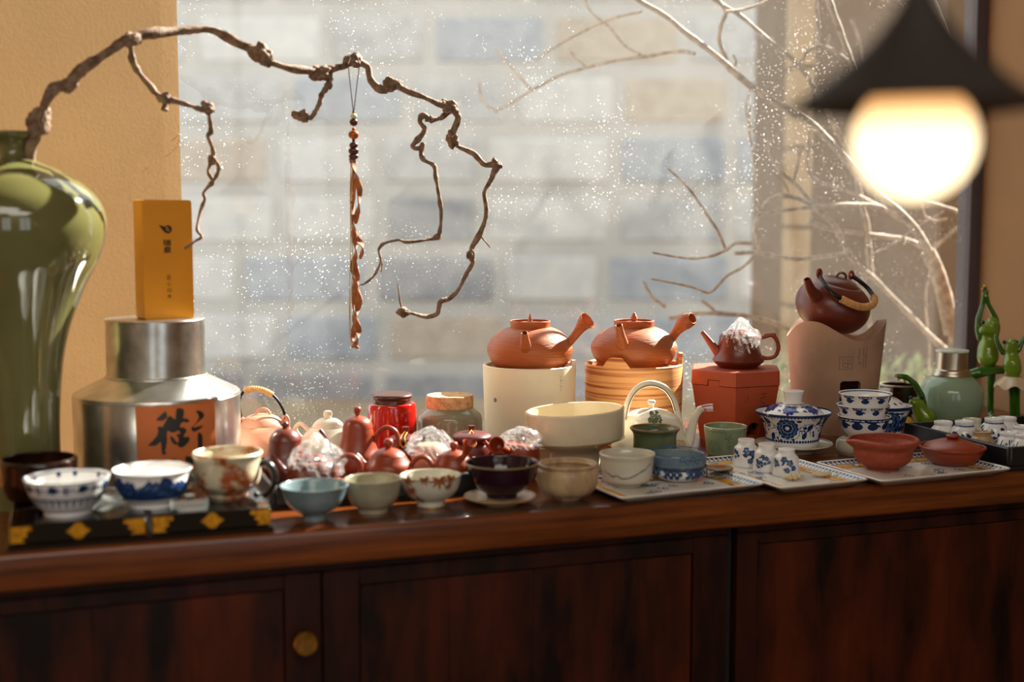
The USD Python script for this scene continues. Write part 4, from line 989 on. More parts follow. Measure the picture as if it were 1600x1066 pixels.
w = Ware('tea_bowl', 'blue and white bowl with honeycomb pattern, lower one of the stacked pair', 'bowl', 1060, 1.815, ZP)
b = w.body([(43.5, 731), (43.8, 732.5), (43.5, 738), (41, 745), (34, 751), (25, 754), (24, 758)], porcelain, t=3, corners=(5,), floor=.004)
hx = []
for i in range(-5, 6):
    for j in range(3):
        x, y = 1046 + i * 30, 0
        for a in range(3):
            hx.append(Point(1040 + i * 46 + a * 9.2 + (j % 2) * 4.6, 736.5 + j * 5.6).buffer(3.9, quad_segs=1.5 and 2))
w.deco('painted_pattern', [h for h in hx], cobalt, parent=b)
w.deco('painted_pattern', [curl(1079 + i * 46, 742, 5, 1, 1.3, 1.4) for i in range(-3, 4)] + [Point(1081 + i * 46, 742).buffer(6).difference(Point(1081 + i * 46, 742).buffer(4.8)) for i in range(-3, 4)], cobalt_mid, parent=b)
w2 = Ware('tea_bowl', 'blue and white bowl with a lattice band, upper one of the stacked pair', 'bowl', 1060, 1.815, ZP + .012)
b = w2.body([(44.5, 710), (44.3, 712), (43.8, 720), (42.5, 729), (36, 738), (26, 743), (24, 746)], glaze_blue, t=3, floor=.004, corners=(5,))
w2.inner = w2.inner
dg = [stroke([(1060 + i * 5.2, 715), (1060 + i * 5.2 + 11, 727)], .7) for i in range(-28, 26)] + [stroke([(1060 + i * 5.2 + 11, 715), (1060 + i * 5.2, 727)], .7) for i in range(-28, 26)]
w2.deco('painted_pattern', [sbox(1060 - 140, 713, 1060 + 140, 714.2), sbox(1060 - 140, 727.5, 1060 + 140, 728.7)] + dg, cobalt_mid, parent=b)
w2.deco('painted_pattern', [Point(1066 + i * 8.5, 718.5 + 4 * (i % 2)).buffer(4.2, quad_segs=2).difference(Point(1066 + i * 8.5, 718.5 + 4 * (i % 2)).buffer(3, quad_segs=2)) for i in range(0, 6)], cobalt, parent=b)

t = Thing('strainer_stand', 'small round painted disc on a bent wire stand, right of the blue bowls', 'strainer', at(1121, 745, 1.83))
c = at(1121, 731, 1.84); kq = tpx(735, 1.84)
t.part('disc', lathe([(0, c[2] - .001), (23 * kq, c[2] - .001), (24 * kq, c[2]), (23.5 * kq, c[2] + .0012), (0, c[2] + .0012)], c[:2], 40), green_cel)
t.part('painted_flower', (lambda vf: (np.column_stack([vf[0] * [1, 1] + c[:2], np.full(len(vf[0]), c[2] + .0016)]), vf[1]))(triangles(union_all([blossom(.003, .002, .010, 6), leaf(-.004, 0, .018, .008, 2.6)]), .01)), paint_red)
a = np.linspace(0, 2 * PI, 40); ring = np.column_stack([c[0] + 24 * kq * np.cos(a), c[1] + 24 * kq * np.sin(a), np.full(40, c[2])])
t.part('wire_ring', sweep(ring, .0009, 6, caps=False), steel)
for a in (.6, 2.2, 3.8, 5.4):
    d = np.array([math.cos(a), math.sin(a), 0]) * 23.5 * kq
    t.part('wire_leg', sweep(np.array([c + d, [c[0] + d[0], c[1] + d[1], ZP + .001]]), .0009, 6), steel)
ring2 = ring.copy(); ring2[:, 2] = ZP + .001
t.part('wire_ring', sweep(ring2, .0009, 6, caps=False), steel)

# upturned cups
def flower_spray(w, b, x, y, sc, light=False):
    g, h = [], []
    for dx, dy, r in ((-6, -9, 6), (4, -4, 6.5), (10, 4, 5), (0, 8, 5)):
        for k_ in range(5):
            a = k_ * 2 * PI / 5 + dx; g.append(Point(x + sc * (dx + r * .55 * math.cos(a)), y + sc * (dy + r * .55 * math.sin(a))).buffer(sc * r * .38, quad_segs=4))
        h.append(Point(x + sc * dx, y + sc * dy).buffer(sc * r * .5))
    for a in range(7): g.append(leaf(x + sc * r_.uniform(-10, 8), y + sc * r_.uniform(-10, 10), sc * 9, sc * 3.4, r_.uniform(0, 6.3)))
    w.deco('painted_flowers', g, cobalt, parent=b, size=.003); w.deco('painted_flowers', h, cobalt_mid, parent=b, eps=.0008, size=.003)
for i, (cx, Y, lab, dx, y0) in enumerate(((1166, 1.921, 'leftmost of the three upturned white cups with painted blue flowers', 6, 684), (1198, 1.884, 'middle one of the three upturned white cups with painted blue flowers', -2, 691), (1229, 1.850, 'rightmost of the three upturned white cups with painted blue flowers', 2, 699))):
    w = Ware('tea_cup', lab, 'cup', cx, Y, ZP, 'upturned white cups on the plate')
    b = w.body([(12.4, y0 + 2), (13, y0 + 3.2), (13, y0 + 9), (14.5, y0 + 12), (18.5, y0 + 17), (19.5, y0 + 28), (21, y0 + 40), (21.8, y0 + 47)], porcelain, n=56, corners=(3,))
    w.turned('foot_recess', [(10.5, y0 + 1.9), (12.6, y0 + 1.7)], foot_clay, sm=1) if False else None
    flower_spray(w, b, cx + dx, y0 + 29, .95 if i != 1 else .62); flower_spray(w, b, cx - 18 + (6 if i == 1 else 0), y0 + 27 + 8 * (i == 1), .55)
def rest(label, px, py, ang, L_, r, ribs):
    p = onz(px, py, ZP); d = np.array([math.cos(ang), math.sin(ang)])
    s = np.linspace(0, 1, 60); pts = np.column_stack([p[0] + d[0] * L_ * (s - .5), p[1] + d[1] * L_ * (s - .5), np.full(60, ZP + r * .72)])
    rad = r * (np.sin(PI * np.clip(s, .03, .97)) ** .55) * (1 + ribs * .18 * np.sin(s * 26))
    t = Thing('chopstick_rest', label, 'chopstick rest', (p[0], p[1], ZP), 'small ivory rests on the plate')
    t.part('rest', sweep(pts, rad, 18, flat=.75), ivory, smooth=70)
rest('small ribbed ivory rest in front of the rightmost upturned cup', 1239, 750, .35, .034, .0062, 1)
rest('small smooth ivory rest at the right corner of the upturned cups\' plate', 1283, 745.5, .1, .031, .0058, 0)

# ------------------------------------------------ red clay bowl and lidded pot on the third plate
w = Ware('pouring_bowl', 'rough red clay bowl with a pinched pouring lip on the right plate', 'bowl', 1380, 1.892, ZP)
o = [(53, 685), (55, 687), (54, 692), (49, 698), (45.5, 703), (45, 712), (42, 722), (34, 731), (26, 735), (25, 737), (25, 740)]
d = spl(w.P(o), 5); t_ = 3.6 * w.k; zf = ZP + .010
i = d[d[:, 1] > zf + .004]; inn = np.column_stack([np.minimum(i[:, 0] - t_, 49 * w.k), i[:, 1]])
prof = np.vstack([[0, zf], [inn[-1, 0] * .6, zf + .001], inn[::-1], [d[0, 0] - t_ * .5, d[0, 1] + .0008], d, [0, ZP]])
v, f = lathe(prof, w.c[:2], 72)
rel = v - [*w.c[:2], 0]; a = np.arctan2(rel[:, 1], rel[:, 0]); wgt = np.exp(-((np.abs(a) - PI) / .22) ** 2) * np.clip((rel[:, 2] - (d[0, 1] - .022)) / .022, 0, 1) ** 1.5
v[:, 0] -= wgt * .004; v[:, 2] -= wgt * .0035; v[:, 2] += .0012 * np.sin(2 * a + .6) * np.clip((rel[:, 2] - ZP) / .045, 0, 1)
w.T.part('body', (v, f), clay_rough)
w = Ware('lidded_bowl', 'smooth red clay lidded bowl with a flat knob at the right end of the plate', 'bowl', 1488, 1.934, ZP)
b = w.body([(50.5, 697), (51, 699), (49.5, 702), (47, 705), (44.5, 713), (39, 722), (32, 729), (27, 732)], clay_red, t=4, n=72)
l = w.turned('lid', [(9, 685.5), (22, 688), (34, 692), (42, 696), (43.5, 698.5), (41, 700)], clay_red, n=72)
w.turned('knob', [(8, 679), (10, 680), (10.5, 682), (9, 684), (6.5, 686), (8, 688)], clay_red, parent=l)

# ------------------------------------------------ braziers and their kettles
def wall_arc(w, r0, r1, z0, z1, a0, a1, n=10, slope=.12):
    """A raised tab on a round rim, angles measured from the side that faces the camera to the right."""
    c = -w.c[:2] / np.linalg.norm(w.c[:2]); rt = np.array([-c[1], c[0]])
    vs, f = [], []
    for i in range(n + 1):
        s = i / n; a = a0 + (a1 - a0) * s; top = z0 + (z1 - z0) * min(1, s / slope, (1 - s) / slope)
        d = math.cos(a) * c + math.sin(a) * rt
        for r, z in ((r0, z0), (r1, z0), (r1, top), (r0, top)): vs.append([*(w.c[:2] + d * r), z])
    for i in range(n):
        for j in range(4): p, q = i * 4 + j, i * 4 + (j + 1) % 4; f.append((p, q, q + 4)); f.append((p, q + 4, p + 4))
    e = n * 4; f += [(0, 2, 1), (0, 3, 2), (e, e + 1, e + 2), (e, e + 2, e + 3)]
    return np.array(vs), np.array(f)
def side_kettle(cx, Y, zb, label, y_off, bud):
    w = Ware('clay_kettle', label, 'kettle', cx, Y, zb)
    b = w.body([(29, 511 + y_off), (36, 512.5 + y_off), (48, 518 + y_off), (59, 527 + y_off), (66, 538 + y_off), (66.5, 546 + y_off), (63, 556 + y_off), (56, 566 + y_off), (47, 574 + y_off), (42, 577 + y_off)], terracotta, n=80)
    w.turned('neck_ring', [(29, 501.5 + y_off), (30.5, 500.8 + y_off), (31.5, 502 + y_off), (31, 506 + y_off), (30, 512 + y_off), (31, 514 + y_off)], terracotta, sm=2, parent=b, close=False)
    l = w.turned('lid', [(4, 502.5 + y_off), (16, 503.5 + y_off), (28.6, 506 + y_off), (28.8, 508 + y_off)], terracotta, sm=3)
    if bud: kp_ = [(.4, 488.5), (2, 490), (4, 494), (5.4, 498), (4.6, 501), (3, 503), (4, 505)]
    else: kp_ = [(.3, 489), (1.2, 492), (2.4, 497), (3.4, 501), (5, 504)]
    w.turned('knob', [(r, y + y_off) for r, y in kp_], terracotta, parent=l)
    return w, b
BZ = 2.15
w = Ware('brazier', 'cream clay brazier with a small purple mark, under the left clay kettle', 'brazier', 827, BZ)
b = w.body([(72.5, 570), (72.3, 572), (72, 590), (71, 620), (69.5, 660), (67, 693)], cream_clay, t=6, floor=.05, n=96)
rim = zpx(570, BZ)
for a0, a1 in ((-2.35, -1.95), (-.1, .28), (1.75, 2.1)): w.T.part('support_lug', wall_arc(w, 57 * w.k, 67 * w.k, rim - .03, rim + .0015 if abs(a0) > 1 else rim - .012, a0, a1, 6, .3), cream_clay, parent=b, smooth=25)
w.T.part('rim_tab', wall_arc(w, 66.5 * w.k, 72.5 * w.k, rim - .004, rim + .007, 1.25, 2.0, 10, .25), cream_clay, parent=b, smooth=25)
w.deco('round_mark', [Point(767.5, 628).buffer(3.2).difference(Point(767.5, 628).buffer(1.4).difference(Point(767.5, 628).buffer(.7)))], purple_m, parent=b)
w.deco('incised_marks', [stroke([(877, 590), (880, 591)], .7), stroke([(878, 596), (883, 597)], .7), stroke([(880, 593), (879.5, 602)], .6), stroke([(877, 604), (882, 605.5)], .7), stroke([(881, 606), (879, 614)], .6)], foot_clay, parent=b, eps=.0003)
w, b = side_kettle(828, BZ, rim - .0125, 'round terracotta kettle with a pointed lid knob on the cream brazier', 0, False)
w.pipe('spout', [(822, 552, -.055), (821, 540, -.070), (820, 528, -.080), (819.5, 520.5, -.086)], [11, 9, 6.5, 5.2], terracotta, open_=1.4)
w.pipe('handle', [(876, 546, -.006), (886, 538, -.01), (897, 526, -.014), (906, 514, -.018), (913, 505, -.022), (918, 500.5, -.025)], [9, 7, 6.4, 8, 11.5, 14.5], terracotta, open_=1.7)

SZ = 2.17
w = Ware('brazier', 'orange clay brazier with brown swirling stripes, under the right clay kettle', 'brazier', 989, SZ)
b = w.body([(75.5, 568), (75.8, 570), (76, 585), (75.5, 610), (74, 650), (70, 690)], striped, t=6, floor=.05, n=96)
rim2 = zpx(568, SZ)
for a0, a1 in ((-2.6, -2.2), (1.0, 1.35)): w.T.part('support_lug', wall_arc(w, 58 * w.k, 70 * w.k, rim2 - .03, rim2, a0, a1, 6, .3), striped, parent=b, smooth=25)
w.T.part('rim_tab', wall_arc(w, 69.5 * w.k, 75.6 * w.k, rim2 - .004, rim2 + .0175, -.72, -.02, 14, .3), striped, parent=b, smooth=25)
w.T.part('rim_tab', wall_arc(w, 69.5 * w.k, 75.6 * w.k, rim2 - .004, rim2 + .0185, 1.35, 1.95, 12, .25), striped, parent=b, smooth=25)
w.T.part('rim_tab', wall_arc(w, 69.5 * w.k, 75.6 * w.k, rim2 - .004, rim2 + .015, 3.3, 3.9, 12, .25), striped, parent=b, smooth=25)
w, b = side_kettle(989, SZ, rim2 - .010, 'round terracotta kettle with a leaf-bud knob on the striped brazier', -.5, True)
w.pipe('spout', [(974, 545, -.055), (971, 530, -.072), (968.5, 517, -.080), (967, 508.5, -.085)], [11.5, 8, 6, 5.6], terracotta, open_=1.4)
w.pipe('handle', [(1040, 540, -.006), (1050, 528, -.01), (1058, 517, -.014), (1065, 508.5, -.018), (1071, 503, -.022), (1077, 500, -.026), (1081.5, 498, -.030)], [8.5, 7, 7.4, 10.5, 12.5, 11.5, 9.5], terracotta, open_=2.2)

# six-sided brazier
HY = 2.2; hc = np.array([(1148 - 800) * tpx(620, HY), HY]); kh = tpx(620, HY); cdir = -hc / np.linalg.norm(hc); crt = np.array([-cdir[1], cdir[0]])
t = Thing('brazier', 'six-sided red clay brazier with a dark arched opening, under the wrapped teapot', 'brazier', (*hc, TOP))
def hexa(r, z): return [[*(hc + r * kh * (math.cos(a) * cdir + math.sin(a) * crt)), z] for a in (math.radians(x) + .02 for x in range(0, 360, 60))]
zt, zs, z0 = zpx(574, HY), zpx(596, HY), TOP
hull = lambda a, b: Manifold.hull_points(np.array(a + b))
shell = hull(hexa(75.6, zs - .0012), hexa(60.5, z0)) - hull(hexa(66, zs + .02), hexa(52, z0 + .02))
nr = math.cos(math.radians(30)); aF = math.radians(30) + .02
fn = math.cos(aF) * cdir + math.sin(aF) * crt                  # outward from the right front face
ft = np.array([-fn[1], fn[0]])
def facing_box(u0, u1, z_0, z_1, d0, d1, nrm=fn, tan=ft, round_top=False):
    pts = []
    for z, uu in ([(z_0, (u0, u1)), (z_1, (u0, u1))] if not round_top else [(z_0, (u0, u1)), (z_1 - (u1 - u0) / 2, (u0, u1))] + [(z_1 - (u1 - u0) / 2 * (1 - math.sin(a)), ((u0 + u1) / 2 - (u1 - u0) / 2 * math.cos(a), (u0 + u1) / 2 + (u1 - u0) / 2 * math.cos(a))) for a in (.4, .8, 1.2, 1.5)]):
        for q in uu:
            for d in (d0, d1): pts.append([*(hc + nrm * d + tan * q), z])
    return Manifold.hull_points(np.array(pts))
rf = lambda y: 70 * nr * kh
shell = shell - facing_box(-.012, .012, TOP + .012, zpx(652, HY), .03, .09, round_top=True)
notch_a = math.radians(-30) + .02; nl = math.cos(notch_a) * cdir + math.sin(notch_a) * crt; tl = np.array([-nl[1], nl[0]])
nb = facing_box(-.0105, .0105, zs - .002, zs + .0085, .05, .09, nl, tl)
lidm = (hull(hexa(76.5, zt - .0015), hexa(77, zs)) + hull(hexa(76.5, zt - .0015), hexa(74.5, zt))) - facing_box(-.0115, .0115, zs - .004, zs + .0095, .05, .10, nl, tl)
b = t.part('body', shell, clay_red_matte, smooth=20)
t.part('lip', nb ^ hull(hexa(75.8, zs + .02), hexa(75.8, zs - .02)), clay_red_matte, smooth=20, parent=b)
t.part('lid_slab', lidm, clay_red_matte, smooth=20)
rc = [[(1163, 619), (1168, 617), (1167, 625)], [(1162, 623), (1165, 632)], [(1169, 618), (1166, 630)], [(1170, 621), (1171, 628)], [(1186, 617), (1198, 615)], [(1192, 615), (1190, 624)], [(1187, 622), (1197, 620)], [(1188, 626), (1194, 632)], [(1196, 622), (1193, 633)]]
def on_face(px, py):
    z = zpx(py, HY - .05); r = nr * kh * np.interp(z, [TOP, zs], [60.5, 75.6]) + .0002
    d = ray(px, py); p0 = hc + fn * r; s = (fn @ p0) / (fn @ d[:2]); return np.array([0, 0, CZ]) + d * s
for g in rc: t.part('incised_stroke', sweep(np.array([on_face(*q) for q in g]), .0006, 5), clay_dark, parent=b)

w = Ware('teapot', 'small brown-red teapot wrapped in clear plastic on top of the six-sided brazier', 'teapot', 1151, HY, zt)
b = w.body([(28, 524), (29.5, 527), (31, 536), (34.5, 550), (40, 561), (38, 564), (32, 569), (28, 572)], clay_brown, corners=(4,))
w.turned('lid', [(4, 515), (16, 516.5), (25, 521), (28.5, 524), (27, 526)], clay_brown)
w.pipe('spout', [(1126, 555), (1114, 541), (1105, 529), (1097, 519)], [9, 6.2, 4.6, 3.4], clay_red, open_=1.2)
h = w.pipe('handle', [(1178, 530), (1192, 527), (1206, 524), (1214, 533), (1216, 545), (1211, 556), (1199, 560), (1187, 557)], [3, 3, 3.2, 3.2, 3.4, 3.2, 3, 3], clay_red)
w.T.part('thumb_rest', sweep(np.array([w.q(1194, 524), w.q(1212, 522.5)]), 2.6 * w.k, 10), clay_red, parent=h)
film_over(w.T, 'plastic_wrap', w.q(1158, 536, -.006), (.036, .036, .032), .010, 3, .95)

# grey stove with a scooped rim and its tilted kettle
GY = 2.28
w = Ware('stove', 'tall weathered grey-brown clay stove with a scooped rim and a square seal stamp', 'stove', 1301, GY)
n = 96; c_ = -w.c[:2] / np.linalg.norm(w.c[:2]); rt_ = np.array([-c_[1], c_[0]])
zb_, zhi = TOP, zpx(512, GY)
rows = np.linspace(0, 1, 14); vs = []
amp = 14.5 * w.k
for a in np.arange(n) * 2 * PI / n:
    pass
an = np.arange(n) * 2 * PI / n
dirs = np.cos(an)[:, None] * c_ + np.sin(an)[:, None] * rt_
ztop = zhi + amp * np.cos(3 * (an + math.radians(28)))
R_ = lambda z: np.interp(z, [TOP, zhi + .02], [61 * w.k, 76 * w.k])
out = [np.column_stack([w.c[:2] + dirs * R_(TOP + (ztop - TOP) * s)[:, None], TOP + (ztop - TOP) * s]) for s in rows]
inn = [np.column_stack([w.c[:2] + dirs * (R_(TOP + .05 + (ztop - TOP - .05) * s) - 13 * w.k)[:, None], TOP + .05 + (ztop - TOP - .05) * s]) for s in rows[::-1]]
inn[0][:, 2] -= .002
rings = out + inn; V = np.vstack(rings); F = []
for k_ in range(len(rings) - 1):
    for j in range(n): a, b = k_ * n + j, k_ * n + (j + 1) % n; F += [(a, b, b + n), (a, b + n, a + n)]
V = np.vstack([V, [[*w.c[:2], TOP]], [[*w.c[:2], TOP + .05]]]); e = (len(rings) - 1) * n
for j in range(n): F.append((len(V) - 2, (j + 1) % n, j)); F.append((len(V) - 1, e + j, e + (j + 1) % n))
sm_ = Manifold(m3.Mesh(vert_properties=V.astype(np.float32), tri_verts=np.array(F).astype(np.uint32)))
if sm_.volume() < 0: sm_ = Manifold(m3.Mesh(vert_properties=V.astype(np.float32), tri_verts=np.array(F)[:, ::-1].astype(np.uint32)))
oc = w.q(1327, 620, -.07); cut = bar((oc[0] - .0185, oc[1] - .05, zpx(650, GY)), (oc[0] + .0185, oc[1] + .045, zpx(596, GY - .08)), .004)
b = w.T.part('body', sm_ - cut if sm_.volume() > 0 else (V, np.array(F)), grey_clay, smooth=35)
w.outer = np.array([(61 * w.k, TOP), (76 * w.k, zhi + .02)])
sx, sy = lambda x: 1180 + x / 4.1, lambda y: 400 + y / 4.1
seal = [stroke([(sx(x0_), sy(y0_)), (sx(x1_), sy(y1_))], .9) for x0_, y0_, x1_, y1_ in ((525, 648, 605, 645), (605, 645, 605, 722), (605, 722, 525, 727), (525, 727, 525, 648), (545, 660, 548, 712), (560, 658, 560, 690), (575, 660, 575, 712), (590, 658, 590, 700), (545, 690, 590, 688), (552, 712, 582, 710),
        (645, 590, 646, 690), (675, 580, 676, 640), (697, 575, 697, 720), (675, 640, 697, 638), (645, 690, 668, 688), (680, 660, 680, 720), (655, 600, 668, 598))]
w.deco('stamped_seal', seal, mat('seal_groove', '#6a5140', .8), parent=b, eps=.0003)
w.T.part('grate', lathe([(0, TOP + .115), (57 * w.k, TOP + .115), (57 * w.k, TOP + .121), (0, TOP + .121)], w.c[:2], 40), grey_clay)

# the tilted kettle: turned upright about its own axis, then leaned over
kx, ky, KY = 1302, 474, GY - .005
kc = at(kx, ky, KY); k_ = tpx(ky, KY)
t = Thing('clay_kettle', 'brown-red clay kettle with a rattan bail handle, leaning on the grey stove', 'kettle', kc)
Rx = trimesh.transformations.rotation_matrix(math.radians(13), [0, 1, 0]) @ trimesh.transformations.rotation_matrix(math.radians(11), [1, 0, 0])
def lean(m):
    v, f = arr(m); return v @ Rx[:3, :3].T + kc, f
up = lambda pts: spl(np.array([(r * k_, y * k_) for r, y in pts]), 6)
b = t.part('body', lean(lathe(np.vstack([up([(30, 33), (38, 30), (50, 20), (57, 6), (58, -8), (53, -22), (44, -33), (36, -38)]), [[0, -38 * k_]]]), n=80)), clay_brown)
l = t.part('lid', lean(lathe(np.vstack([[[0, 43 * k_]], up([(4, 43), (16, 41), (26, 37), (31, 33), (29, 31)]), [[0, 31 * k_]]]), n=64)), clay_brown)
a = np.linspace(0, PI, 12)
t.part('knob', lean(sweep(np.column_stack([7.5 * k_ * np.cos(a), 0 * a, (42 + 8 * np.sin(a)) * k_]), 2.0 * k_, 8)), clay_brown, parent=l)
rel = lambda x, y, dy=0.0: at(x, y, KY + dy)
t.part('spout', tube_open(spl([rel(1275, 463, -.045), rel(1268, 455, -.055), rel(1264, 446, -.062), rel(1261, 436.5, -.068)], 6), np.interp(np.arange(19), [0, 6, 18], np.array([11, 8.5, 5.2]) * k_), 1.3 * k_), clay_brown)
for px, py, dy in ((1280, 427, -.035), (1330, 430, .03)):
    q = rel(px, py, dy); a = np.linspace(0, 2 * PI, 16)
    t.part('lug', sweep(q + np.column_stack([4.6 * k_ * np.cos(a) * .8, 4.6 * k_ * np.cos(a) * .6, 5.6 * k_ * np.sin(a)]), 2.4 * k_, 8, caps=False), clay_red, parent=b)
bp = [rel(1279, 427, -.035), rel(1288, 443, -.055), rel(1299, 456, -.072), rel(1311, 465, -.080), rel(1328, 474, -.080), rel(1347, 480, -.070), rel(1362, 477, -.045), rel(1366, 467, -.012), rel(1358, 453, .012), rel(1345, 441, .025), rel(1331, 431, .030)]
d = spl(bp, 8)
h = t.part('handle', sweep(d, 2.2 * k_, 10, flat=1.6), iron, label='black bail handle')
seg = d[26:58]
t.part('rattan_wrap', sweep(seg, 5.0 * k_, 12), rattan, parent=h, label='rattan wrapping of the bail handle')
tt, A_, B_ = frames(seg); a = np.linspace(0, 2 * PI, 12)
for i in range(0, len(seg), 1):
    ring = seg[i] + 5.0 * k_ * (np.cos(a)[:, None] * A_[i] + np.sin(a)[:, None] * B_[i]); t.part('wrap_turn', sweep(ring, 1.0 * k_, 5, caps=False), rattan, parent=h)

# the clear plastic strip along the counter's front edge
t = Thing('plastic_strip', 'clear plastic sheet edge lying along the front of the counter top', 'plastic sheet', CT(.6, .02, TOP))
us = [UV(*on_v(px, 820, .01)[:2])[0] for px in (575, 930, 1219)]
t.part('strip', cpoly([(us[0] + .012, .004), (us[2], .004), (us[2] - .006, .010), (us[1], .0105), (us[1] - .01, .036), (us[0], .040)], TOP + .0002, TOP + .0012), clear, smooth=False)

# the dark tray that carries the little red teapots
t = Thing('teapot_tray', 'dark charcoal wooden tray holding the cluster of small red clay teapots', 'tray', CT(.4, .23, TOP))
ta, tb = UV(*on_v(424, 760, .118)[:2])[0], UV(*on_v(752, 760, .118)[:2])[0]
tv0, tv1 = .125, .335
t.part('base', ubar(ta, tv0, TOP, tb, tv1, TOP + .0038), tray_black)
for a_ in ((ta, tv0, ta + .006, tv1), (tb - .006, tv0, tb, tv1), (ta + .006, tv0, tb - .006, tv0 + .006), (ta + .006, tv1 - .006, tb - .006, tv1)):
    t.part('side', ubar(a_[0], a_[1], TOP + .0038, a_[2], a_[3], TOP + .031), tray_black)
print('tray', ta, tb)
pp = onz(141, 748, ZS + .012); t = Thing('porcelain_bird', 'tiny white porcelain piece behind the two patterned bowls on the lacquer stand', 'ornament', (pp[0], pp[1], ZS))
t.part('body', bones([(pp + [-.008, 0, -.004], .0075, pp + [.004, 0, -.0035], .006), (pp + [-.008, 0, 0], .005, pp + [-.011, 0, .005], .0042), (pp + [.004, 0, -.004], .005, pp + [.014, 0, -.002], .003)], .003, 6), porcelain)

# ------------------------------------------------ centre: pedestal bowl, ivory kettle, green cups
w = Ware('pedestal_bowl', 'cream crackle-glazed pedestal bowl with straight sides, tilted slightly to the right', 'bowl', 898, 1.93)
o = [(77, 640), (77.5, 642), (77.5, 660), (77, 683), (74, 688), (60, 695), (47, 701), (40, 706), (39, 712), (41, 724), (45, 735)]
d = spl(w.P(o), 5); t_ = 5 * w.k; zf = w.P(o)[4, 1] + .003
i = d[d[:, 1] > zf]; inn = np.column_stack([i[:, 0] - t_, i[:, 1]])
prof = np.vstack([[0, zf], [inn[-1, 0] * .9, zf + .001], inn[::-1], [d[0, 0] - t_ * .5, d[0, 1] + .001], d, [0, TOP]])
v, f = lathe(prof, w.c[:2], 96)
rel_ = v - w.c; hgt = np.clip(rel_[:, 2] / .05, 0, 1)
v[:, 2] += rel_[:, 0] * .062 * hgt                       # the pot warped in the kiln
b = w.T.part('body', (v, f), bowl_cream)
a = np.linspace(0, 2 * PI, 72)
for rr, y, wd in ((75, 640, 1.3), (77.2, 685.5, .7)):
    q = np.column_stack([w.c[0] + rr * w.k * np.cos(a), w.c[1] + rr * w.k * np.sin(a), np.full(72, zpx(y, w.Y))]); q[:, 2] += (q[:, 0] - w.c[0]) * .062
    w.T.part('brown_line', sweep(q, wd * w.k, 8, caps=False), gilt_brown, parent=b)

w = Ware('kettle', 'ivory porcelain kettle with a tall hoop handle and a painted green pine', 'kettle', 1017, 2.0)
b = w.body([(26, 642), (33, 645), (42, 652), (48, 664), (53, 680), (60, 693), (62, 700), (58, 708), (50, 714), (46, 718)], white_pot, n=72)
l = w.turned('lid', [(5, 638), (14, 639), (22, 641), (26, 643), (25, 645)], white_pot)
w.turned('knob', [(4.5, 625), (6.6, 626.5), (6.4, 629.5), (4, 632.5), (4.4, 637), (6, 639)], white_pot, parent=l)
h = w.pipe('handle', [(972, 690, -.012), (975, 668, -.01), (977, 645, -.006), (984, 622, 0), (997, 606, .002), (1017, 599.5, .003), (1038, 606, .004), (1051, 622, .006), (1058, 642, .006), (1062, 662, .004), (1069, 676, .002), (1074, 688, 0)], [5, 5, 5, 5, 5.2, 5.4, 5.2, 5, 5, 5, 5.4, 6], white_pot)
w.pipe('brown_line', [(977.5, 668, -.0165), (979.5, 645, -.013), (986.5, 623, -.0065), (998.5, 608.5, -.005), (1017, 602.5, -.004), (1036.5, 608.5, -.003), (1048.5, 623, -.001), (1055, 642, -.001)], .9, gilt_brown, parent=h)
sp_ = w.pipe('spout', [(1066, 706, -.004), (1076, 690, -.006), (1081, 668, -.008), (1086, 652, -.01), (1093, 641, -.012), (1097, 638, -.013)], [10, 8.5, 7, 6, 5.4, 5.2], white_pot, open_=1.2)
w.pipe('spout_cap', [(1091, 641.5, -.011), (1098, 639, -.013), (1106, 637.5, -.014), (1114, 637, -.015)], [6, 6, 6.2, 6.4], film, open_=.6, label='clear plastic tube over the spout tip')
pn = [affinity.scale(Point(1013 + 26 * r_.random(), 646.5 + 15 * r_.random()).buffer(2.6, quad_segs=3), r_.uniform(.7, 1.6), .6) for _ in range(60)]
w.deco('painted_pine', pn, pine, parent=b, label='painted dark green pine')
w.deco('speckled_patch', [Polygon([(1052, 693), (1060, 690), (1078, 692), (1080, 712), (1050, 712)]).buffer(1)], speck_foot, parent=b, eps=.0005)

w = Ware('tea_cup', 'dark green glazed cup with a brown rim, in front of the ivory kettle', 'cup', 1023, 1.905)
b = w.body([(39, 669), (38.5, 671), (35, 676), (33.5, 683), (33.5, 705), (32, 722), (28, 734), (24, 738)], green_dark, t=3.5)
w.ring('rim_line', 37.6, 669, 1.5, rim_brown, parent=b)

w = Ware('tea_cup', 'pale celadon green cup with carved medallion and star, before the six-sided brazier', 'cup', 1133, 2.045)
b = w.body([(33.3, 666), (33.5, 668), (32.5, 676), (31, 690), (29, 703), (27, 712)], green_cel, t=3)
w.ring('rim_line', 32.5, 665.6, 1.0, porcelain_g, parent=b)
w.deco('carved_motif', [Point(1113, 699).buffer(9.5).difference(Point(1113, 699).buffer(8.4)), Point(1113, 699).buffer(6.6).difference(Point(1113, 699).buffer(5.9)), stroke([(1109, 694), (1112, 700), (1110, 705)], 1), stroke([(1115, 694), (1115, 705)], 1)]
       + [leaf(1138, 684, 8, 3.2, k_ * 2 * PI / 5 + .3) for k_ in range(5)] + [curl(1128 + 14 * i, 702, 4, i, 1.1, .9) for i in range(3)] + [stroke([(1103 + 7 * i, 674), (1106 + 7 * i, 677), (1110 + 7 * i, 674)], .8) for i in range(9)], green_line, parent=b)

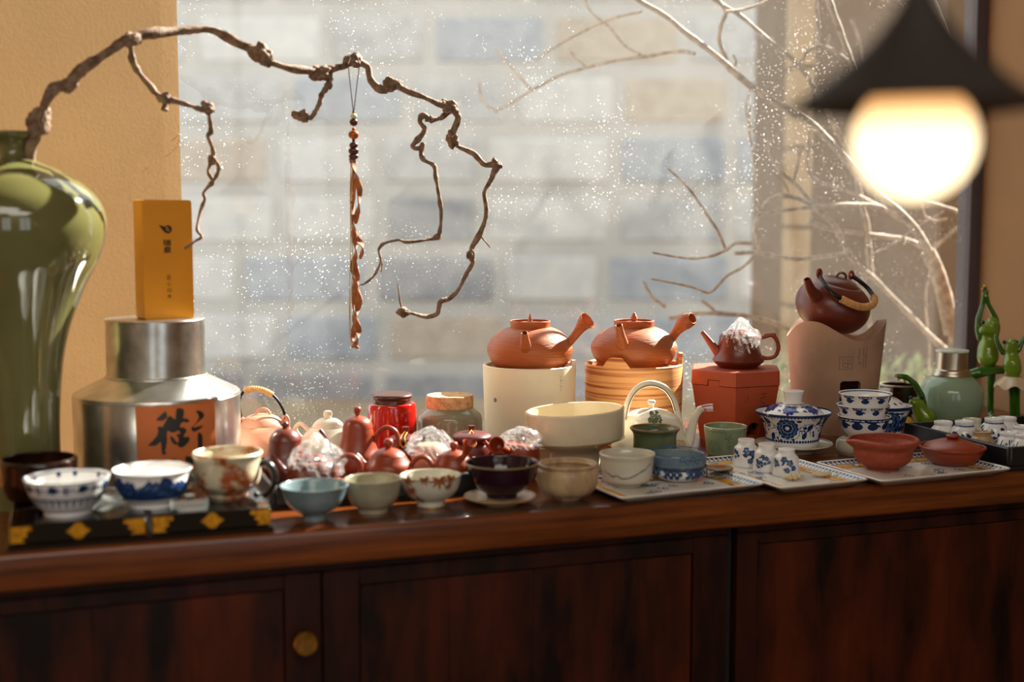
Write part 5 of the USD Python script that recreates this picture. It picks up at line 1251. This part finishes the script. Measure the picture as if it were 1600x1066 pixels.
# ------------------------------------------------ blue and white lidded bowls and stacked cups
def gaiwan_deco(w, b, x0, full=True):
    zz = lambda x, y: (1140 + x / 8.2 - 1238 + x0, 590 + y / 8.2 + w.dy)
    fx, fy = zz(740, 660)
    rngx = range(-2, 3)
    rep = 96
    petal, midt, lite, line = [], [], [], []
    def add(l, g):
        for i in rngx: l.append(affinity.translate(g, i * rep, 0))
    add(petal, blossom(fx, fy, 16.5, 12, .12).difference(blossom(fx, fy, 12.8, 10, .15).difference(blossom(fx, fy, 11.9, 10, .15))).difference(blossom(fx, fy - 1, 8.6, 8, .2).difference(blossom(fx, fy - 1, 7.8, 8, .2))))
    add(lite, blossom(fx, fy - 1.2, 3.3, 6, .3)); add(midt, blossom(fx, fy, 14.0, 11, .15).difference(blossom(fx, fy, 11.5, 9, .2)))
    for x, y, l_, wd, an in ((525, 610, 14, 8, -2.2), (545, 720, 14, 7.5, 1.9), (1045, 600, 13, 9, 2.1), (940, 800, 14, 8, -1.2), (980, 660, 8, 5, 3.6), (900, 555, 8, 4, 3.2), (400, 560, 10, 5, -1.9), (1150, 560, 10, 7, 2.4), (1110, 780, 8, 5, -1.9), (500, 775, 9, 5, .4), (590, 770, 6, 4, 1.1), (660, 800, 5, 4, 2.2), (790, 795, 6, 4, .3), (690, 550, 6, 4, .2), (740, 545, 5, 3.4, 1.0), (490, 620, 5, 3, 1.4), (1080, 690, 6, 4, 1.3), (440, 690, 5, 3, .4)):
        add(petal, leaf(*zz(x, y), l_, wd, an))
    for x, y, r, a0, tn, hd in ((600, 540, 5, 1.6, 1.1, 1), (650, 560, 6, 2.6, .9, -1), (820, 545, 5, -.8, 1.2, -1), (560, 650, 7, .4, 1.0, 1), (590, 690, 5, 1.2, 1.1, -1), (930, 590, 8, -1.2, .8, 1), (900, 750, 6, 2.2, 1.2, 1), (1030, 720, 7, .6, 1.0, -1), (620, 770, 6, 3, 1.0, 1), (700, 780, 5, 1, 1.1, -1), (460, 640, 6, 2, 1, 1), (1120, 650, 7, 2.5, 1, -1), (1060, 540, 5, .8, 1.1, 1)):
        add(line, curl(*zz(x, y), r, a0, tn, .75, hd))
    for p in ([(880, 640), (950, 605), (1010, 590), (1080, 620), (1130, 670)], [(880, 690), (960, 690), (1030, 700), (1055, 760)], [(600, 640), (560, 600), (520, 560), (470, 530)], [(600, 720), (540, 740), (490, 760)], [(640, 770), (740, 800), (860, 780), (880, 740)]):
        add(line, stroke([zz(*q) for q in p], .75))
    y0 = w.dy
    bnd = [sbox(fx - 240, 647.5 + y0, fx + 240, 651 + y0)] + [Polygon([(fx - 240 + i * 4, 651 + y0), (fx - 240 + i * 4 + 4, 651 + y0), (fx - 240 + i * 4 + 2, 653.4 + y0)]) for i in range(120)]
    ft_ = [Point(fx - 200 + i * 5, 691.5 + y0).buffer(2.2, quad_segs=3) for i in range(80)]
    w.deco('painted_flowers', petal, cobalt, parent=b, size=.003); w.deco('painted_flowers', midt, cobalt_mid, parent=b, eps=.0007, size=.003); w.deco('painted_flowers', lite, porcelain, parent=b, eps=.0008)
    w.deco('painted_scrolls', line, cobalt_mid if not full else cobalt, parent=b, eps=.0003, size=.004); w.deco('painted_border', bnd + ft_, cobalt, parent=b, eps=.0005, size=.004)

w = Ware('gaiwan', 'blue and white lidded tea bowl painted with a large flower, at the centre right', 'lidded bowl', 1238, 2.062, TOP + .010); w.dy = 0
b = w.body([(59, 644), (57.5, 646), (52, 653), (46, 664), (42.5, 677), (40.8, 688), (40.3, 694), (38, 699)], porcelain, t=2.2, n=80)
gaiwan_deco(w, b, 1238)
l = w.turned('lid', [(15, 629), (22, 631), (33, 635), (42, 640), (47, 645), (46, 647)], porcelain, n=72)
lp = spl(w.P([(15, 629), (22, 631), (33, 635), (42, 640), (47, 645)], fit=False), 5)
ring = lambda n, r, o=0: [(r * math.cos(2 * PI * i / n + o), r * math.sin(2 * PI * i / n + o), 2 * PI * i / n + o) for i in range(n)]
w.plan('painted_flowers', [blossom(x, y, 11, 9, .25) for x, y, a in ring(6, 35, .15)], mat('lid_blue', '#2c3c8c', .12, vs=200, col2='#1c2868'), lp, parent=l)
w.plan('painted_flowers', [blossom(x, y, 4.2, 6, .3) for x, y, a in ring(6, 35, .15)], cobalt_mid, lp, eps=.0007, parent=l)
w.plan('painted_scrolls', [leaf(x, y, 8, 4, a + 1.2) for x, y, a in ring(18, 37)] + [leaf(x, y, 7, 3.4, a - 1.5) for x, y, a in ring(15, 28, .1)] + [curl(x, y, 5, a, 1.2, .9) for x, y, a in ring(12, 30, .4)] + [Point(0, 0).buffer(20).difference(Point(0, 0).buffer(18.4))], cobalt, lp, eps=.0003, parent=l)
w.turned('knob', [(15.5, 610.5), (16, 611.5), (14.3, 617), (13.2, 624), (13.2, 630)], porcelain, parent=l, sm=4)
s = Ware('saucer', 'white shallow saucer under the blue and white lidded tea bowl', 'saucer', 1240, 2.062)
s.body([(60, 691), (59, 694), (48, 700), (36, 704), (33, 706), (32, 711)], porcelain_g, t=2.2, floor=.0075)

w = Ware('gaiwan', 'second blue and white lidded tea bowl, half hidden behind the stack of cups', 'lidded bowl', 1380, 2.165); w.dy = -11
b = w.body([(42, 633), (40.5, 636), (36, 645), (32, 658), (29, 670), (28, 684), (26, 689)], porcelain, t=2)
gaiwan_deco(w, b, 1390, False)
l = w.turned('lid', [(10, 620), (18, 622), (26, 627), (33, 633), (32, 635)], porcelain)
lp = spl(w.P([(10, 620), (18, 622), (26, 627), (33, 633)], fit=False), 5)
w.plan('painted_scrolls', [leaf(x, y, 7, 3.6, a + 1.1) for x, y, a in ring(14, 26)] + [curl(x, y, 4, a, 1.2, .9) for x, y, a in ring(10, 20, .4)], cobalt_mid, lp, parent=l)
w.turned('knob', [(8.5, 607), (8.8, 608), (7.6, 613), (7.4, 621)], porcelain, parent=l, sm=4)

w = Ware('tea_cup', 'plain white cup turned upside down, carrying the stack of three patterned cups', 'cup', 1343, 2.045)
w.body([(24, 682), (28, 684), (34, 688), (36.5, 696), (36, 704), (32, 711)], porcelain_g)
z_s = zpx(682, 2.045)
def vase_motif(x, y, h, k_):
    g = [affinity.scale(Point(x, y + h * .68).buffer(h * .36), 1.25, .8), sbox(x - h * .22, y + h * .22, x + h * .22, y + h * .5), sbox(x - h * .75, y + h * .04, x + h * .75, y + h * .14), sbox(x - h * .55, y + h * .26, x + h * .55, y + h * .34)]
    for d in (-.62, -.28, .28, .62): g.append(sbox(x + d * h - h * .05, y + h * .02, x + d * h + h * .05, y + h * .3))
    if k_ % 2: g.append(affinity.rotate(sbox(x - h * .7, y + h * .35, x + h * .7, y + h * .5), 20))
    return g
base0 = None
for i, (lab, zb, rim_y) in enumerate((('white cup with dark blue antique vases, bottom one of the stack of three', z_s, 649), ('white cup with dark blue antique vases, middle one of the stack of three', z_s + .0155, 632), ('white cup with dark blue antique vases, top one of the stack of three', z_s + .0330, 614))):
    cxs = (1349, 1347, 1350)[i]
    w = Ware('tea_cup', lab, 'cup', cxs, 2.043, zb, 'stacked blue and white cups')
    b = w.body([(41, rim_y), (40, rim_y + 2), (37, rim_y + 8), (34.5, rim_y + 16), (31.5, rim_y + 24), (25, rim_y + 31), (22, rim_y + 33)], porcelain, t=1.8, floor=.006)
    g = []
    for k_ in range(-4, 5): g += vase_motif(cxs - 10 + k_ * 24 + i * 5, rim_y + 5.5, 12.5 if i else 19, k_ + i)
    w.deco('painted_vases', g, cobalt, parent=b, size=.003)
    inside_deco(w, 'rim_line', [sbox(cxs - 130, rim_y + .8, cxs + 130, rim_y + 2.4)], cobalt_mid, b)

# ------------------------------------------------ right: dark bowl, celadon jar, frogs
w = Ware('bowl', 'dark brown metal-rimmed bowl behind the stack of cups', 'bowl', 1402, 2.45)
b = w.body([(28.5, 601), (29, 603), (28.5, 620), (26, 638), (20, 648)], tenmoku, t=2.5)
w.ring('rim', 28, 601, 1.2, pewter, parent=b)
w = Ware('tea_jar', 'jade-green celadon tea jar with a pewter neck and flat lid', 'jar', 1483, 2.33)
b = w.body([(25, 585), (29, 587), (38, 592), (46, 602), (49, 615), (47.5, 630), (42, 645), (36, 655)], jar_green, n=72)
l = w.turned('pewter_lid', [(20, 549.5), (23.5, 550), (23.8, 572), (24.2, 576), (27, 578), (27.5, 581), (29, 583), (29.5, 586), (27, 588)], pewter, sm=1)
w.turned('lid_top', [(18, 545.5), (24, 546.5), (25, 548.5), (24.4, 550)], lid_top_m, parent=l, sm=2)

def FQ(Y): return lambda x, y, dy=0.0: at(x, y, Y + dy)
F_A = 2.42; q = FQ(F_A); kf = tpx(560, F_A)
t = Thing('frog_figurine', 'glossy green ceramic frog in a yoga tree pose with arms raised over its head', 'figurine', (q(1548, 652)[0], F_A, TOP))
fz = lambda x, y, dy=0.0: q(1480 + x / 4.634, 430 + y / 4.634, dy)
B = lambda a, ra, b, rb: (a, ra * kf, b, rb * kf)
foot_z = TOP
ft0 = q(1548, 650); ft0[2] = TOP + .006
t.part('limbs', bones([
    B(fz(310, 640, .0), 8, fz(318, 720), 7), B(fz(318, 720), 7, fz(312, 860), 5.4), B(fz(312, 860), 5.4, fz(310, 960), 5.6), B(fz(310, 960), 5.6, ft0, 5), B(ft0, 4.5, ft0 + [-.004, -.020, -.002], 3.5),
    B(fz(330, 680, -.004), 7, fz(440, 690, -.012), 6), B(fz(440, 690, -.012), 6, fz(470, 690, -.02), 5.5), B(fz(465, 690, -.02), 5.5, fz(330, 690, -.03), 6), B(fz(330, 690, -.03), 6, fz(230, 705, -.032), 9), B(fz(230, 705, -.032), 9, fz(175, 715, -.032), 7),
    B(fz(240, 455), 5.5, fz(222, 390), 5), B(fz(222, 390), 5, fz(226, 310), 4.4), B(fz(226, 310), 4.4, fz(258, 210), 3.6), B(fz(258, 210), 3.6, fz(268, 150, -.003), 4),
    B(fz(345, 450), 5.5, fz(362, 380), 5), B(fz(362, 380), 5, fz(350, 310), 4.4), B(fz(350, 310), 4.4, fz(298, 212), 3.6), B(fz(298, 212), 3.6, fz(280, 150, -.003), 4),
    B(fz(268, 150, -.004), 4, fz(270, 105, -.004), 3), B(fz(280, 150, -.004), 4, fz(286, 112, -.006), 3)], .0035, 8), frog_m, label='dark green arms and legs')
t.part('body', bones([B(fz(295, 590, -.012), 16.5, fz(295, 540, -.010), 15.5), B(fz(295, 540, -.010), 15.5, fz(300, 470, -.004), 12), B(fz(300, 470, -.004), 12, fz(305, 400, -.006), 12.5), B(fz(305, 400, -.006), 12.5, fz(325, 350, -.012), 10), B(fz(310, 395, -.010), 12, fz(258, 400, -.018), 6)], .004, 10), frog_light)
for ex in (258, 345): t.part('eye', ball(fz(ex, 343, -.016), 3.4 * kf, 2), eye_m)
for i, (a, b_) in enumerate((((270, 108), (270, 78)), ((282, 112), (282, 84)), ((290, 120), (296, 108)), ((262, 120), (256, 100)), ((280, 140), (282, 150)))):
    t.part('finger', sweep(np.array([fz(*a, -.007), fz(*b_, -.008)]), [1.8 * kf, 1.5 * kf], 8), frog_m)
    t.part('fingertip', ball(fz(*b_, -.009), 1.9 * kf, 2), frog_gold)

F_B = 2.36; q = FQ(F_B); kf = tpx(560, F_B); fz = lambda x, y, dy=0.0: q(1480 + x / 4.634, 430 + y / 4.634, dy)
t = Thing('frog_figurine', 'glossy green ceramic frog dancer in a cream skirt at the right edge', 'figurine', (q(1584, 648)[0], F_B, TOP))
l0, l1 = q(1581, 650), q(1590, 650); l0[2] = l1[2] = TOP + .005
t.part('limbs', bones([B(fz(465, 760), 6, fz(470, 880), 4.6), B(fz(470, 880), 4.6, l0, 4), B(l0, 4, l0 + [-.004, -.016, -.001], 3), B(fz(500, 760), 6, fz(505, 880), 4.6), B(fz(505, 880), 4.6, l1, 4), B(l1, 4, l1 + [.004, -.016, -.001], 3), B(fz(485, 760), 9, fz(485, 740), 8),
    B(fz(430, 560), 4.5, fz(400, 560), 4), B(fz(400, 560), 4, fz(365, 490), 3.6), B(fz(365, 490), 3.6, fz(352, 440), 3),
    B(fz(490, 560), 5, fz(520, 540), 4), B(fz(520, 540), 4, fz(545, 470), 3.6), B(fz(545, 470), 3.6, fz(585, 420), 3.4), B(fz(585, 420), 3.4, fz(620, 380), 3)], .0035, 8), frog_m, label='dark green arms and legs')
t.part('body', bones([B(fz(475, 690, -.008), 13, fz(470, 640, -.008), 13.5), B(fz(470, 640, -.008), 13.5, fz(462, 570, -.004), 9.5), B(fz(462, 570, -.004), 9.5, fz(462, 520, -.006), 10), B(fz(462, 520, -.006), 10, fz(470, 495, -.010), 8)], .004, 10), frog_light)
for ex in (413, 500): t.part('eye', ball(fz(ex, 485, -.012), 3.2 * kf, 2), eye_m)
sc_ = fz(478, 745, -.006); n = 60; a = np.arange(n) * 2 * PI / n; rings = []
for s in np.linspace(0, 1, 7):
    r = kf * (12 + 16 * s) ; zz_ = sc_[2] - kf * (-3 + 15 * s ** 1.3) + kf * 3.4 * s * np.sin(6 * a)
    rings.append(np.column_stack([sc_[0] + r * np.cos(a), sc_[1] + r * np.sin(a), zz_]))
inner = [r - [0, 0, .0014] for r in rings[::-1]]
V = np.vstack(rings + inner); R_n = len(rings) * 2; F = []
for k_ in range(R_n - 1):
    for j in range(n): p, o_ = k_ * n + j, k_ * n + (j + 1) % n; F += [(p, o_, o_ + n), (p, o_ + n, p + n)]
t.part('skirt', (V, np.array(F)), tutu_m, label='wavy cream skirt')

F_C = 2.29; q = FQ(F_C); kf = tpx(640, F_C)
t = Thing('frog_figurine', 'glossy green ceramic frog reclining with one arm stretched up to the left', 'figurine', (q(1438, 665)[0], F_C, TOP))
bz_ = TOP + .016
g0 = q(1446, 660); g0[2] = TOP + 17 * kf
t.part('body', bones([B(g0, 17, q(1438, 642), 12), B(q(1438, 642), 12, q(1434, 632), 11), B(q(1434, 632), 11, q(1428, 629, -.004), 8)], .004, 10), frog_light)
lg_ = q(1440, 662, -.012); lg_[2] = TOP + .008
t.part('limbs', bones([B(q(1444, 640), 6, q(1440, 618), 5), B(q(1440, 618), 5, q(1430, 600), 4.6), B(q(1430, 600), 4.6, q(1416, 589), 4), B(q(1416, 589), 4, q(1405, 588), 4), B(q(1405, 588), 3.4, q(1400, 587), 2.6), B(q(1408, 588), 3, q(1404, 592), 2.2), B(q(1414, 590), 3, q(1414, 595), 2.4),
    B(lg_, 7, lg_ + [-.012, -.008, 0], 6)], .0035, 8), frog_m, label='dark green raised arm')
for x, y in ((1400, 588), (1404, 593), (1414, 596)): t.part('fingertip', ball(q(x, y, -.003), 2.2 * kf, 2), frog_gold)
for x in (1424, 1440): t.part('eye', ball(q(x, 622, -.004), 3.2 * kf, 2), eye_m)
yc = q(1415, 655, .0); yb_ = at(1416, 652, 2.27); yr = 11 * tpx(650, 2.27); yb_[2] = TOP + yr
t = Thing('ceramic_lemon', 'small round yellow ceramic fruit behind the second lidded bowl', 'ornament', (yb_[0], yb_[1], TOP))
lm = ball((0, 0, 0), 1.0, 3); d_ = np.abs(lm.vertices[:, 0]); lm.vertices[:, 0] *= 1 + .18 * d_ ** 6; lm.apply_scale(yr); lm.apply_translation(yb_)
t.part('fruit', lm, yellow_m)
t.part('stem_end', ball(yb_ + [-yr * 1.16, 0, 0], yr * .12, 2), frog_m)

# ------------------------------------------------ the black tray of small upturned cups
u0_, u1_, v0_, v1_, HT = 1.3215, 1.3215 + .397, .016, .268, .036
t = Thing('serving_tray', 'black rectangular tray full of small upturned cups at the right end', 'tray', CT((u0_ + u1_) / 2, (v0_ + v1_) / 2, TOP))
t.part('base', ubar(u0_, v0_, TOP, u1_, v1_, TOP + .007), tray_black)
e_ = .008
for a_ in ((u0_, v0_, u0_ + e_, v1_), (u1_ - e_, v0_, u1_, v1_), (u0_ + e_, v0_, u1_ - e_, v0_ + e_), (u0_ + e_, v1_ - e_, u1_ - e_, v1_)):
    t.part('side', ubar(a_[0], a_[1], TOP + .007, a_[2], a_[3], TOP + HT), tray_black)
ZT = TOP + .007
cups = [(1474, 658, 'sprig', 'back row of the black tray, leftmost upturned cup with pale blue sprigs'), (1507, 657.5, 'band', 'black tray, upturned cup with blue band, second from the left in the back'), (1519, 654, 'plain', 'black tray, plain cream upturned cup behind the blue-banded one'), (1553, 653, 'band', 'black tray, tallest upturned cup with a blue band and dark blue leaves'), (1574, 651.5, 'sprig', 'black tray, upturned cup with faint sprigs behind the tallest one'),
        (1535, 674.5, 'clay', 'black tray, small upturned tan cup with a brown foot, in front'), (1577, 675, 'stripe', 'black tray, upturned cup with blue vertical stripes, in front'), (1601, 678, 'stripe', 'black tray, upturned striped cup cut by the right edge'), (1598, 665, 'sprig', 'black tray, low bluish upturned cup at the right edge')]
def small_cup(x, y, kind, lab, H):
    p = onz(x, y, TOP + H)
    w = Ware('small_cup', lab, 'cup', 0, 2.0, ZT, 'small upturned cups on the black tray')
    Yc = float(p[1]); k_ = tpx(665, Yc); w.c = np.array([p[0], p[1], ZT])
    UsdGeom.Xformable(w.T.prim).GetOrderedXformOps()[0].Set(Gf.Vec3d(*map(float, w.c))); w.T.o = w.c
    h = H - (ZT - TOP); s = k_
    o = spl(np.array([(13.2 * s, ZT + h), (14.2 * s, ZT + h - .001), (14.2 * s, ZT + h - .0045), (13.6 * s, ZT + h - .007), (18 * s, ZT + h - .013), (21.5 * s, ZT + h * .45), (22.5 * s, ZT + h * .2), (21.5 * s, ZT)]), 4)
    w.outer = o
    rec = [[0, ZT + h - .0025], [11.2 * s, ZT + h - .0025], [12 * s, ZT + h]]
    b = w.T.part('body', lathe(np.vstack([rec, o, [0, ZT]]), w.c[:2], 48), {'clay': speckle, 'plain': porcelain_g}.get(kind, porcelain))
    rr = float(o[:, 0].max()); zz = lambda f_: ZT + h * f_
    def dz(name, g, m, e=.0004):
        ww = wrap(union_all(g), o, w.c[:2], rr, e, .004)
        if ww is not None: w.T.part(name, ww, m, smooth=True, parent=b)
    R2 = rr * 3.1
    if kind == 'band':
        dz('painted_band', [sbox(-R2, zz(.80), R2, zz(.85))], cobalt_mid)
        dz('painted_leaves', [leaf(r_.uniform(-R2, R2), zz(r_.uniform(.25, .62)), .010, .005, r_.uniform(0, 6.3)) for _ in range(34)], cobalt)
    elif kind == 'sprig':
        dz('painted_leaves', [leaf(r_.uniform(-R2, R2), zz(r_.uniform(.2, .6)), .007, .003, r_.uniform(0, 6.3)) for _ in range(20)], cobalt_mid)
    elif kind == 'stripe':
        dz('painted_stripes', [sbox(-R2 + i * R2 / 5, zz(.1), -R2 + i * R2 / 5 + .0022, zz(.70)) for i in range(11)], cobalt)
        dz('painted_leaves', [leaf(-R2 + i * R2 / 20 + .001, zz(r_.uniform(.2, .6)), .005, .002, r_.uniform(1, 2)) for i in range(40) if i % 4], cobalt_mid)
    elif kind == 'clay': dz('brown_foot', [sbox(-R2, zz(.94), R2, zz(.995))], rim_brown)
    else: dz('painted_leaves', [leaf(r_.uniform(-R2, R2), zz(.4), .005, .002, r_.uniform(0, 6.3)) for _ in range(6)], cobalt_mid)
for x, y, kd, lab in cups: small_cup(x, y, kd, lab, {'band': .050, 'clay': .040, 'stripe': .042}.get(kd, .045))

# ------------------------------------------------ pendant lamp
LX, LY = 1430, .75; kl = tpx(200, LY); lc = at(LX, 200, LY)
lq = lambda pts: np.array([(r * kl, zpx(y, LY)) for r, y in pts])
t = Thing('pendant_lamp', 'black bell-shaped pendant lamp with a glowing round bulb, out of focus in front', 'lamp', lc)
sh = spl(lq([(14, -70), (18, -40), (27, 0), (46, 32), (72, 66), (105, 98), (145, 132), (178, 155), (196, 168)]), 6)
inn = sh[::-1].copy(); inn[:, 0] = np.maximum(inn[:, 0] - .0022, .002); inn[:, 1] -= .0008
t.part('shade', lathe(np.vstack([[0, sh[0, 1]], sh, inn, [0, inn[-1, 1]]]), lc[:2], 96), lampshade_m)
gl = [(0, zpx(313, LY))]
R0, cyl = 93 * kl, zpx(219, LY)
g = [(R0 * math.cos(a), cyl + R0 * math.sin(a)) for a in np.linspace(-PI / 2, 1.25, 40)]; g[0] = (0, g[0][1])
t.part('globe', lathe(np.array(g + [(0, g[-1][1])]), lc[:2], 64), globe_m)
t.part('socket', lathe(lq([(0, 60), (22, 60), (24, 80), (26, 136), (0, 136)]), lc[:2], 32), iron)
t.part('cord', sweep(np.array([[lc[0], lc[1], zpx(-68, LY)], [lc[0], lc[1], ZC - .004]]), .003, 10), iron)

# ------------------------------------------------ the bare shrub outside the window
YS = 2.78
def pane_y(px): return float(on_v(px, 300, PANE_V)[1])
sh_ = Thing('bare_shrub', 'leafless sunlit shrub with pale branches outside the window on the right', 'shrub', at(1495, 600, YS))
def limb(pts, r0, r1, Y0, Y1, n=5, name='branch', parent=None):
    p = np.array([at(x, y, pane_y(x) + .09 + max(0, Y0 + (Y1 - Y0) * i / (len(pts) - 1) - 2.7) * .8) for i, (x, y) in enumerate(pts)]); d = spl(p, n); s = np.linspace(0, 1, len(d))
    r = (r0 + (r1 - r0) * s) * .82 * YS / 2000 * (1 + .10 * np.sin(s * 40 + r0))
    return sh_.part(name, sweep(d, r, 8, jig=.12), bark_out, smooth=60, parent=parent)
tr0 = at(1498, 575, YS); tr0[2] = -.05
p = np.vstack([[tr0], [at(x, y, YS) for x, y in ((1496, 575), (1488, 520), (1478, 475), (1466, 430), (1450, 392))]])
sh_.part('trunk', sweep(spl(p, 6), np.linspace(15, 11, 31) * YS / 2000, 12, jig=.15), bark_out)
limb([(1450, 392), (1430, 358), (1400, 328), (1370, 302), (1340, 270), (1312, 238), (1265, 190), (1220, 165), (1180, 140), (1150, 115), (1125, 92), (1090, 65), (1070, 50), (1040, 25), (1000, 2), (975, -20)], 9, 4, YS, 2.9)
limb([(1085, 84), (1060, 80), (1010, 88), (960, 95), (920, 105), (880, 116), (840, 136), (800, 160), (775, 174)], 4, 2.6, 2.95, 3.5)
limb([(1002, 18), (960, 28), (920, 45), (880, 66), (850, 85), (838, 93)], 3, 2, 3.0, 3.5)
limb([(1000, 85), (975, 70), (950, 40), (930, 25), (918, 10), (912, -10)], 3, 2.4, 3.1, 3.4)
limb([(915, 105), (895, 85), (890, 75)], 3, 2.6, 3.3, 3.4)
limb([(830, 140), (805, 112), (775, 75)], 3, 2, 3.4, 3.6)
limb([(778, 174), (755, 160), (748, 130)], 2.6, 2, 3.5, 3.6)
limb([(1142, 112), (1133, 90), (1124, 62), (1128, 36), (1134, 18), (1118, -5)], 5, 3.6, 2.93, 2.85)
limb([(1142, 112), (1150, 98), (1146, 86)], 3, 2, 2.92, 2.9)
limb([(1134, 18), (1160, 15), (1190, 5), (1205, -5)], 3, 2.5, 2.85, 2.9)
limb([(1108, -6), (1130, 8), (1160, 27), (1200, 62), (1230, 85), (1255, 112), (1275, 142), (1292, 165)], 3.6, 5, 2.85, 2.93)
limb([(1292, 165), (1300, 188), (1320, 226), (1336, 262), (1344, 310), (1354, 350), (1358, 400), (1361, 432)], 5, 6, 2.93, 2.98)
limb([(1292, -8), (1308, 36), (1322, 75), (1334, 105), (1345, 140), (1360, 190), (1372, 230)], 6, 5, 2.8, 2.9)
limb([(1274, -5), (1278, 50), (1275, 110), (1270, 145)], 4, 3.4, 2.85, 2.95)
limb([(1250, 100), (1260, 82), (1278, 72), (1300, 78), (1325, 95)], 4, 3, 2.88, 2.8)
limb([(1290, 72), (1296, 55)], 3.2, 2.6, 2.84, 2.83)
limb([(1172, 165), (1170, 200), (1178, 250), (1184, 300), (1188, 330)], 2.0, 2.2, 2.8, 2.82)
limb([(1176, 128), (1166, 165), (1172, 195), (1195, 230), (1215, 262), (1232, 300)], 1.8, 2, 3.0, 2.9)
limb([(1450, 390), (1425, 356), (1395, 335), (1370, 322), (1330, 320), (1290, 322), (1250, 326), (1205, 332), (1186, 336)], 6, 2.6, 2.96, 2.85)
limb([(1186, 334), (1180, 355), (1182, 375), (1185, 388), (1178, 400), (1160, 418), (1135, 432), (1110, 457), (1085, 450), (1060, 444), (1018, 436)], 4, 1.8, 2.84, 2.7)
limb([(1182, 382), (1165, 380), (1148, 381), (1134, 391), (1112, 400), (1085, 404), (1060, 402), (1020, 395)], 4, 1.8, 2.83, 2.7)
limb([(1134, 391), (1122, 362), (1102, 332), (1082, 302), (1062, 280), (1044, 264)], 3, 2, 2.82, 2.75)
limb([(1440, 512), (1405, 476), (1370, 440), (1345, 418), (1328, 400), (1318, 380), (1305, 355), (1285, 335), (1260, 316), (1228, 306), (1202, 312), (1188, 332)], 6, 4.4, 3.0, 2.85)
limb([(1475, 545), (1456, 528), (1440, 512)], 7, 6, 3.02, 3.0)
limb([(1202, 218), (1206, 245), (1222, 270), (1245, 290), (1265, 312), (1292, 335)], 4.4, 4, 2.95, 2.9)
limb([(1264, 205), (1262, 235), (1262, 262), (1275, 284), (1305, 292), (1340, 306), (1370, 320)], 4.4, 3.4, 2.92, 2.95)
limb([(1250, 232), (1246, 258), (1240, 282)], 4, 3, 2.9, 2.93)
limb([(1148, 396), (1175, 395), (1200, 398), (1240, 405), (1280, 402), (1318, 396)], 4, 4, 2.88, 2.9)
limb([(1262, 345), (1300, 360), (1345, 365), (1385, 370), (1420, 376), (1452, 392)], 4, 5, 2.96, 2.97)
limb([(1452, 392), (1470, 378), (1490, 360), (1506, 346), (1494, 330), (1470, 322), (1440, 312), (1424, 308)], 4, 3, 2.95, 2.9)
limb([(1440, 318), (1446, 338), (1462, 345), (1480, 342)], 2.6, 2, 2.9, 2.86)
limb([(1362, 398), (1400, 378), (1440, 350), (1475, 330)], 2.4, 1.8, 2.9, 2.9)
limb([(1350, 430), (1352, 470), (1362, 520)], 4, 4, 3.0, 3.0)
limb([(1452, 430), (1446, 470), (1452, 540), (1450, 600)], 2.4, 2, 3.0, 3.05)
limb([(1455, -10), (1475, 40), (1490, 80), (1502, 110)], 2.6, 2, 2.9, 2.95)
limb([(1045, 498), (1090, 490), (1150, 492), (1195, 500), (1235, 515)], 4.4, 5, 3.1, 3.1)
limb([(1040, 480), (1020, 465), (1005, 440)], 3.4, 2.6, 3.1, 3.15)
limb([(1122, 492), (1108, 478), (1096, 470)], 3.4, 3, 3.1, 3.12)
limb([(1330, 30), (1345, 70), (1350, 100)], 3, 3, 3.2, 3.2)
r2 = np.random.default_rng(11)
gt = Thing('low_hedge', 'blurred pale green winter plants at the foot of the ochre wall outside', 'plants', (1.1, 3.75, -.05), kind='stuff')
lv = []
for i in range(420):
    c0 = np.array([1.0 + r2.normal(0, .20), 3.72 + r2.uniform(-.1, .1), r2.uniform(.45, .82)]); a, b_ = r2.uniform(0, 6.3), r2.uniform(-1, 1)
    d1 = np.array([math.cos(a), math.sin(a), b_]) * .030; d2 = np.array([-math.sin(a), math.cos(a), .2]) * .012
    lv.append(([c0 - d1, c0 + d2 + [0, 0, .003], c0 + d1, c0 - d2 + [0, 0, .003]], [(0, 1, 2), (0, 2, 3)]))
for i in range(26):
    x = 1.0 + r2.normal(0, .18); lv.append(sweep(np.array([[x, 3.72, -.05], [x + r2.uniform(-.05, .05), 3.72, .4], [x + r2.uniform(-.1, .1), 3.72 + r2.uniform(-.08, .08), .80]]), .005, 5))
gt.part('leaves', cat_(lv), hedge_m, kind='stuff')
